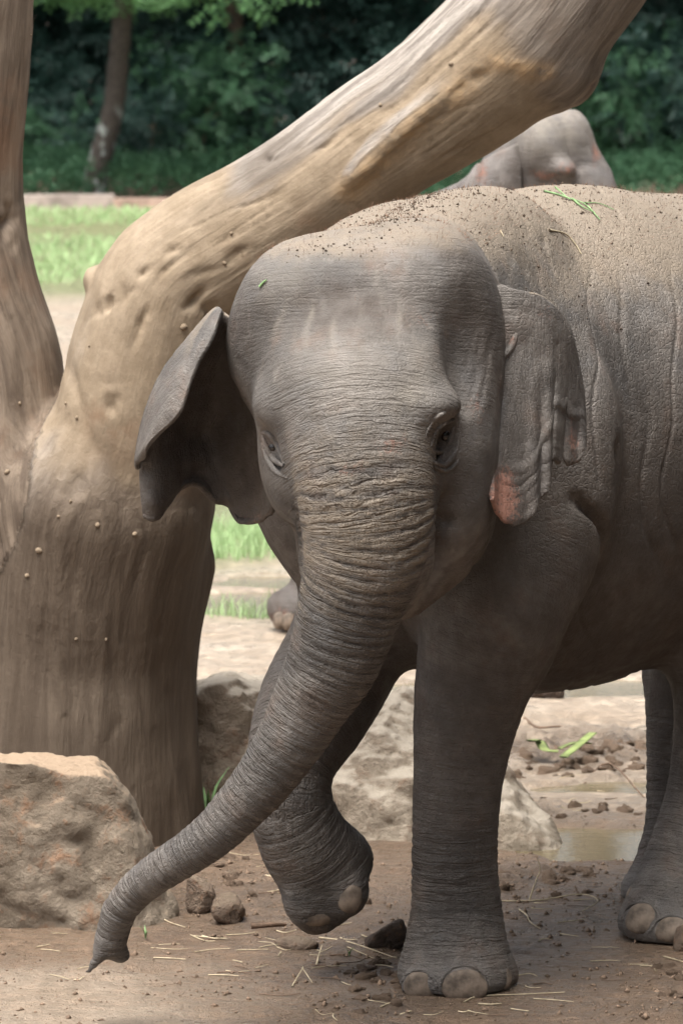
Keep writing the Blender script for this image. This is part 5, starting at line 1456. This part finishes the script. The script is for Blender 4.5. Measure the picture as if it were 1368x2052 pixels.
# fresh blades on the back
def spt(a, b, lift=0.004):
    h = ray_y(EBV, a, b)
    if h is None: return None
    return h[0] + h[1] * lift
def back(pts, r, mat, label, group=None):
    q = [spt(*p) for p in pts]; q = [p for p in q if p is not None]
    if len(q) > 1: strand('grass_blade', q, r, mat, label, 'grass blade', group, 18)
back([(1012, 366, .01), (1060, 362, .012), (1090, 385), (1118, 392), (1140, 400), (1172, 412), (1200, 442)], 0.0035, M_GREENB, 'long green grass blade draped down the dusty back')
back([(1085, 368, .014), (1110, 384, .016), (1140, 402)], 0.0025, M_GREENB, 'short green blade crossing the longer one on the back')
back([(1145, 400), (1165, 416), (1190, 428)], 0.0035, M_GREENB, 'folded green blade lying beside the longest one on the back')
back([(1170, 408), (1200, 410), (1228, 422)], 0.0022, M_GREENB, 'thin green blade pointing away from the spine on the back')
back([(1098, 462), (1130, 470), (1150, 490), (1162, 510)], 0.003, M_STRAW, 'dry brown stalk lying across the shoulder')
back([(1000, 463), (1006, 475)], 0.0022, M_STRAW, 'tiny pale straw bit on the neck')
back([(522, 575), (530, 566), (536, 562)], 0.004, M_GREENB, 'little green leaf shred stuck to the brow dome')

# split green plant stems in the mud
M_STEM = plain('split_green_stem', (0.19, 0.235, 0.085), 0.6, 0.4, 12)
def strip(pts, w, label, thick=0.008):
    c_ = catmull(np.array(pts), 14); T_ = np.gradient(c_, axis=0); T_ /= np.linalg.norm(T_, axis=1)[:, None]
    S_ = np.cross(T_, [0, 0, 1.0]); S_ /= np.linalg.norm(S_, axis=1)[:, None]
    U_ = np.cross(S_, T_)
    base = c_[0]
    prof = [(-1, 0.5), (-0.5, -0.1), (0.5, -0.1), (1, 0.5), (0.5, 0.7), (-0.5, 0.7)]
    V_ = (c_ - base)[:, None] + np.array([S_ * a * w + U_ * b * thick for a, b in prof]).transpose(1, 0, 2)
    m_ = len(prof); V_ = V_.reshape(-1, 3)
    F_ = [(i * m_ + j, i * m_ + (j + 1) % m_, (i + 1) * m_ + (j + 1) % m_, (i + 1) * m_ + j) for i in range(13) for j in range(m_)]
    o = link('plant_stem', mesh_from(V_, np.array(F_), 'plant_stem'), M_STEM, None, base)
    tag(o, label, 'plant stem')
strip([gpt(1128, 1545, .05), gpt(1150, 1533, .06), gpt(1186, 1516, .07)], 0.020, 'pale green split plant stem lying on the mud heap')
strip([gpt(1120, 1528, .05), gpt(1150, 1522, .055), gpt(1180, 1514, .06)], 0.014, 'thinner green stem strip beside the split one on the mud heap')
strip([gpt(1062, 1505, .08), gpt(1078, 1515, .07), gpt(1092, 1528, .05), gpt(1118, 1530, .04)], 0.022, 'curled yellow green leaf sheath on the mud heap')

# weeds
def weed(px_, py_, n_, h_, label, seed):
    r_ = np.random.default_rng(seed); c = gpt(px_, py_)
    root = empty('weed', c); tag(root, label, 'weed')
    for q in range(n_):
        a = r_.uniform(0, 6.28); L_ = h_ * r_.uniform(0.5, 1.1)
        e = np.array([math.cos(a) * L_ * 0.5, math.sin(a) * L_ * 0.5, L_])
        Pq = catmull([np.zeros(3), e * [0.3, 0.3, 0.6], e * [1, 1, 0.92]], 8)
        w_ = 0.007 * min(1, h_ / 0.12) * np.sin(np.linspace(0.5, 3.05, 8)); sdv = np.array([-math.sin(a), math.cos(a), 0])
        V_ = np.stack([Pq - sdv * w_[:, None], Pq + sdv * w_[:, None], Pq + sdv * w_[:, None] * 0.6 + [0, 0, .0012], Pq - sdv * w_[:, None] * 0.6 + [0, 0, .0012]], 1).reshape(-1, 3)
        F_ = [(i * 4 + j, i * 4 + (j + 1) % 4, i * 4 + 4 + (j + 1) % 4, i * 4 + 4 + j) for i in range(7) for j in range(4)]
        link('leaf', mesh_from(V_, np.array(F_), 'leaf'), M_GREENB, root)
weed(418, 1668, 9, 0.22, 'grassy green weed growing between trunk and grey rock', 1)
weed(292, 1885, 5, 0.05, 'tiny yellow green sprout at the foot of the tan boulder', 2)
weed(700, 1918, 6, 0.04, 'low green sprig in the mud before the dark stone', 4)

# ------------------------------------------------------------------ clods and crumbs of earth
M_CLOD = plain('mud_clod', (0.185, 0.130, 0.092), 0.9, 0.45, 30, 0.01)
cm = []
for q in range(5):
    bm = bmesh.new(); bmesh.ops.create_icosphere(bm, subdivisions=3, radius=0.5)
    vq = np.array([w_.co for w_ in bm.verts]); fc_ = np.array([[w_.index for w_ in f_.verts] for f_ in bm.faces]); bm.free()
    dn_ = fbm(vq * 3.2 + q * 9, 4, 600 + q, 0.6) + 0.5 * np.abs(vnoise(vq * 6 + q, 610 + q))
    dn_ = dn_ + 0.35 * np.abs(vnoise(vq * 12 + q, 620 + q))
    cm.append(mesh_from(vq * (0.75 + 0.75 * dn_)[:, None], fc_, 'mud_clod', False))
r4 = np.random.default_rng(21)
for x0, x1, y0, y1, n_, smin, smax, where in ((680, 800, 1930, 2045, 16, 0.025, 0.060, 'in the muddy earth beside the planted forefoot'), (1000, 1180, 1745, 1800, 16, 0.03, 0.07, 'in the mud at the foot of the wedge shaped rock'),
                                   (1030, 1290, 1490, 1560, 46, 0.02, 0.085, 'in the churned mud heap beyond the rocks'), (1100, 1290, 1610, 1650, 8, 0.03, 0.06, 'at the edge of the shining puddle'),
                                   (430, 560, 1715, 1800, 10, 0.025, 0.05, 'between the tan boulder and the lifted foot'), (1300, 1368, 1940, 2010, 6, 0.03, 0.06, 'on the earth before the hind foot')):
    for q in range(n_):
        c = gpt(r4.uniform(x0, x1), r4.uniform(y0, y1)); s_ = r4.uniform(smin, smax)
        o = link('mud_clod', cm[q % 5], M_CLOD, None, c - np.array([0, 0, s_ * 0.14])); o.scale = (s_ * r4.uniform(.8, 1.5), s_, s_ * r4.uniform(.6, 1.0)); o.rotation_euler = (0, 0, r4.uniform(0, 6.28))
        tag(o, 'dark crumbly mud clod ' + where, 'clod', 'mud clods ' + where)
n_ = 9000
xx = r4.uniform(-1.4, 1.5, n_); yy = r4.uniform(14.6, 19.0, n_)
keep = r4.uniform(0, 1, n_) < np.clip(0.25 + 0.8 * fbm(np.stack([xx * 2, yy * 2, 0 * xx], 1), 3, 44) + mudmask(xx, yy), 0.05, 1)
xx, yy = xx[keep], yy[keep]; rr_ = r4.uniform(0.0015, 0.0055, len(xx)) * r4.choice([1, 1, 1, 1, 2.2], len(xx))
tag(link('soil_crumbs', mesh_from(*lumps(np.stack([xx, yy, gh(xx, yy) + rr_ * 0.2], 1), rr_, r4), 'soil_crumbs', False), M_CLOD), 'small dark crumbs of soil strewn over the trodden foreground earth', 'soil', kind='stuff')
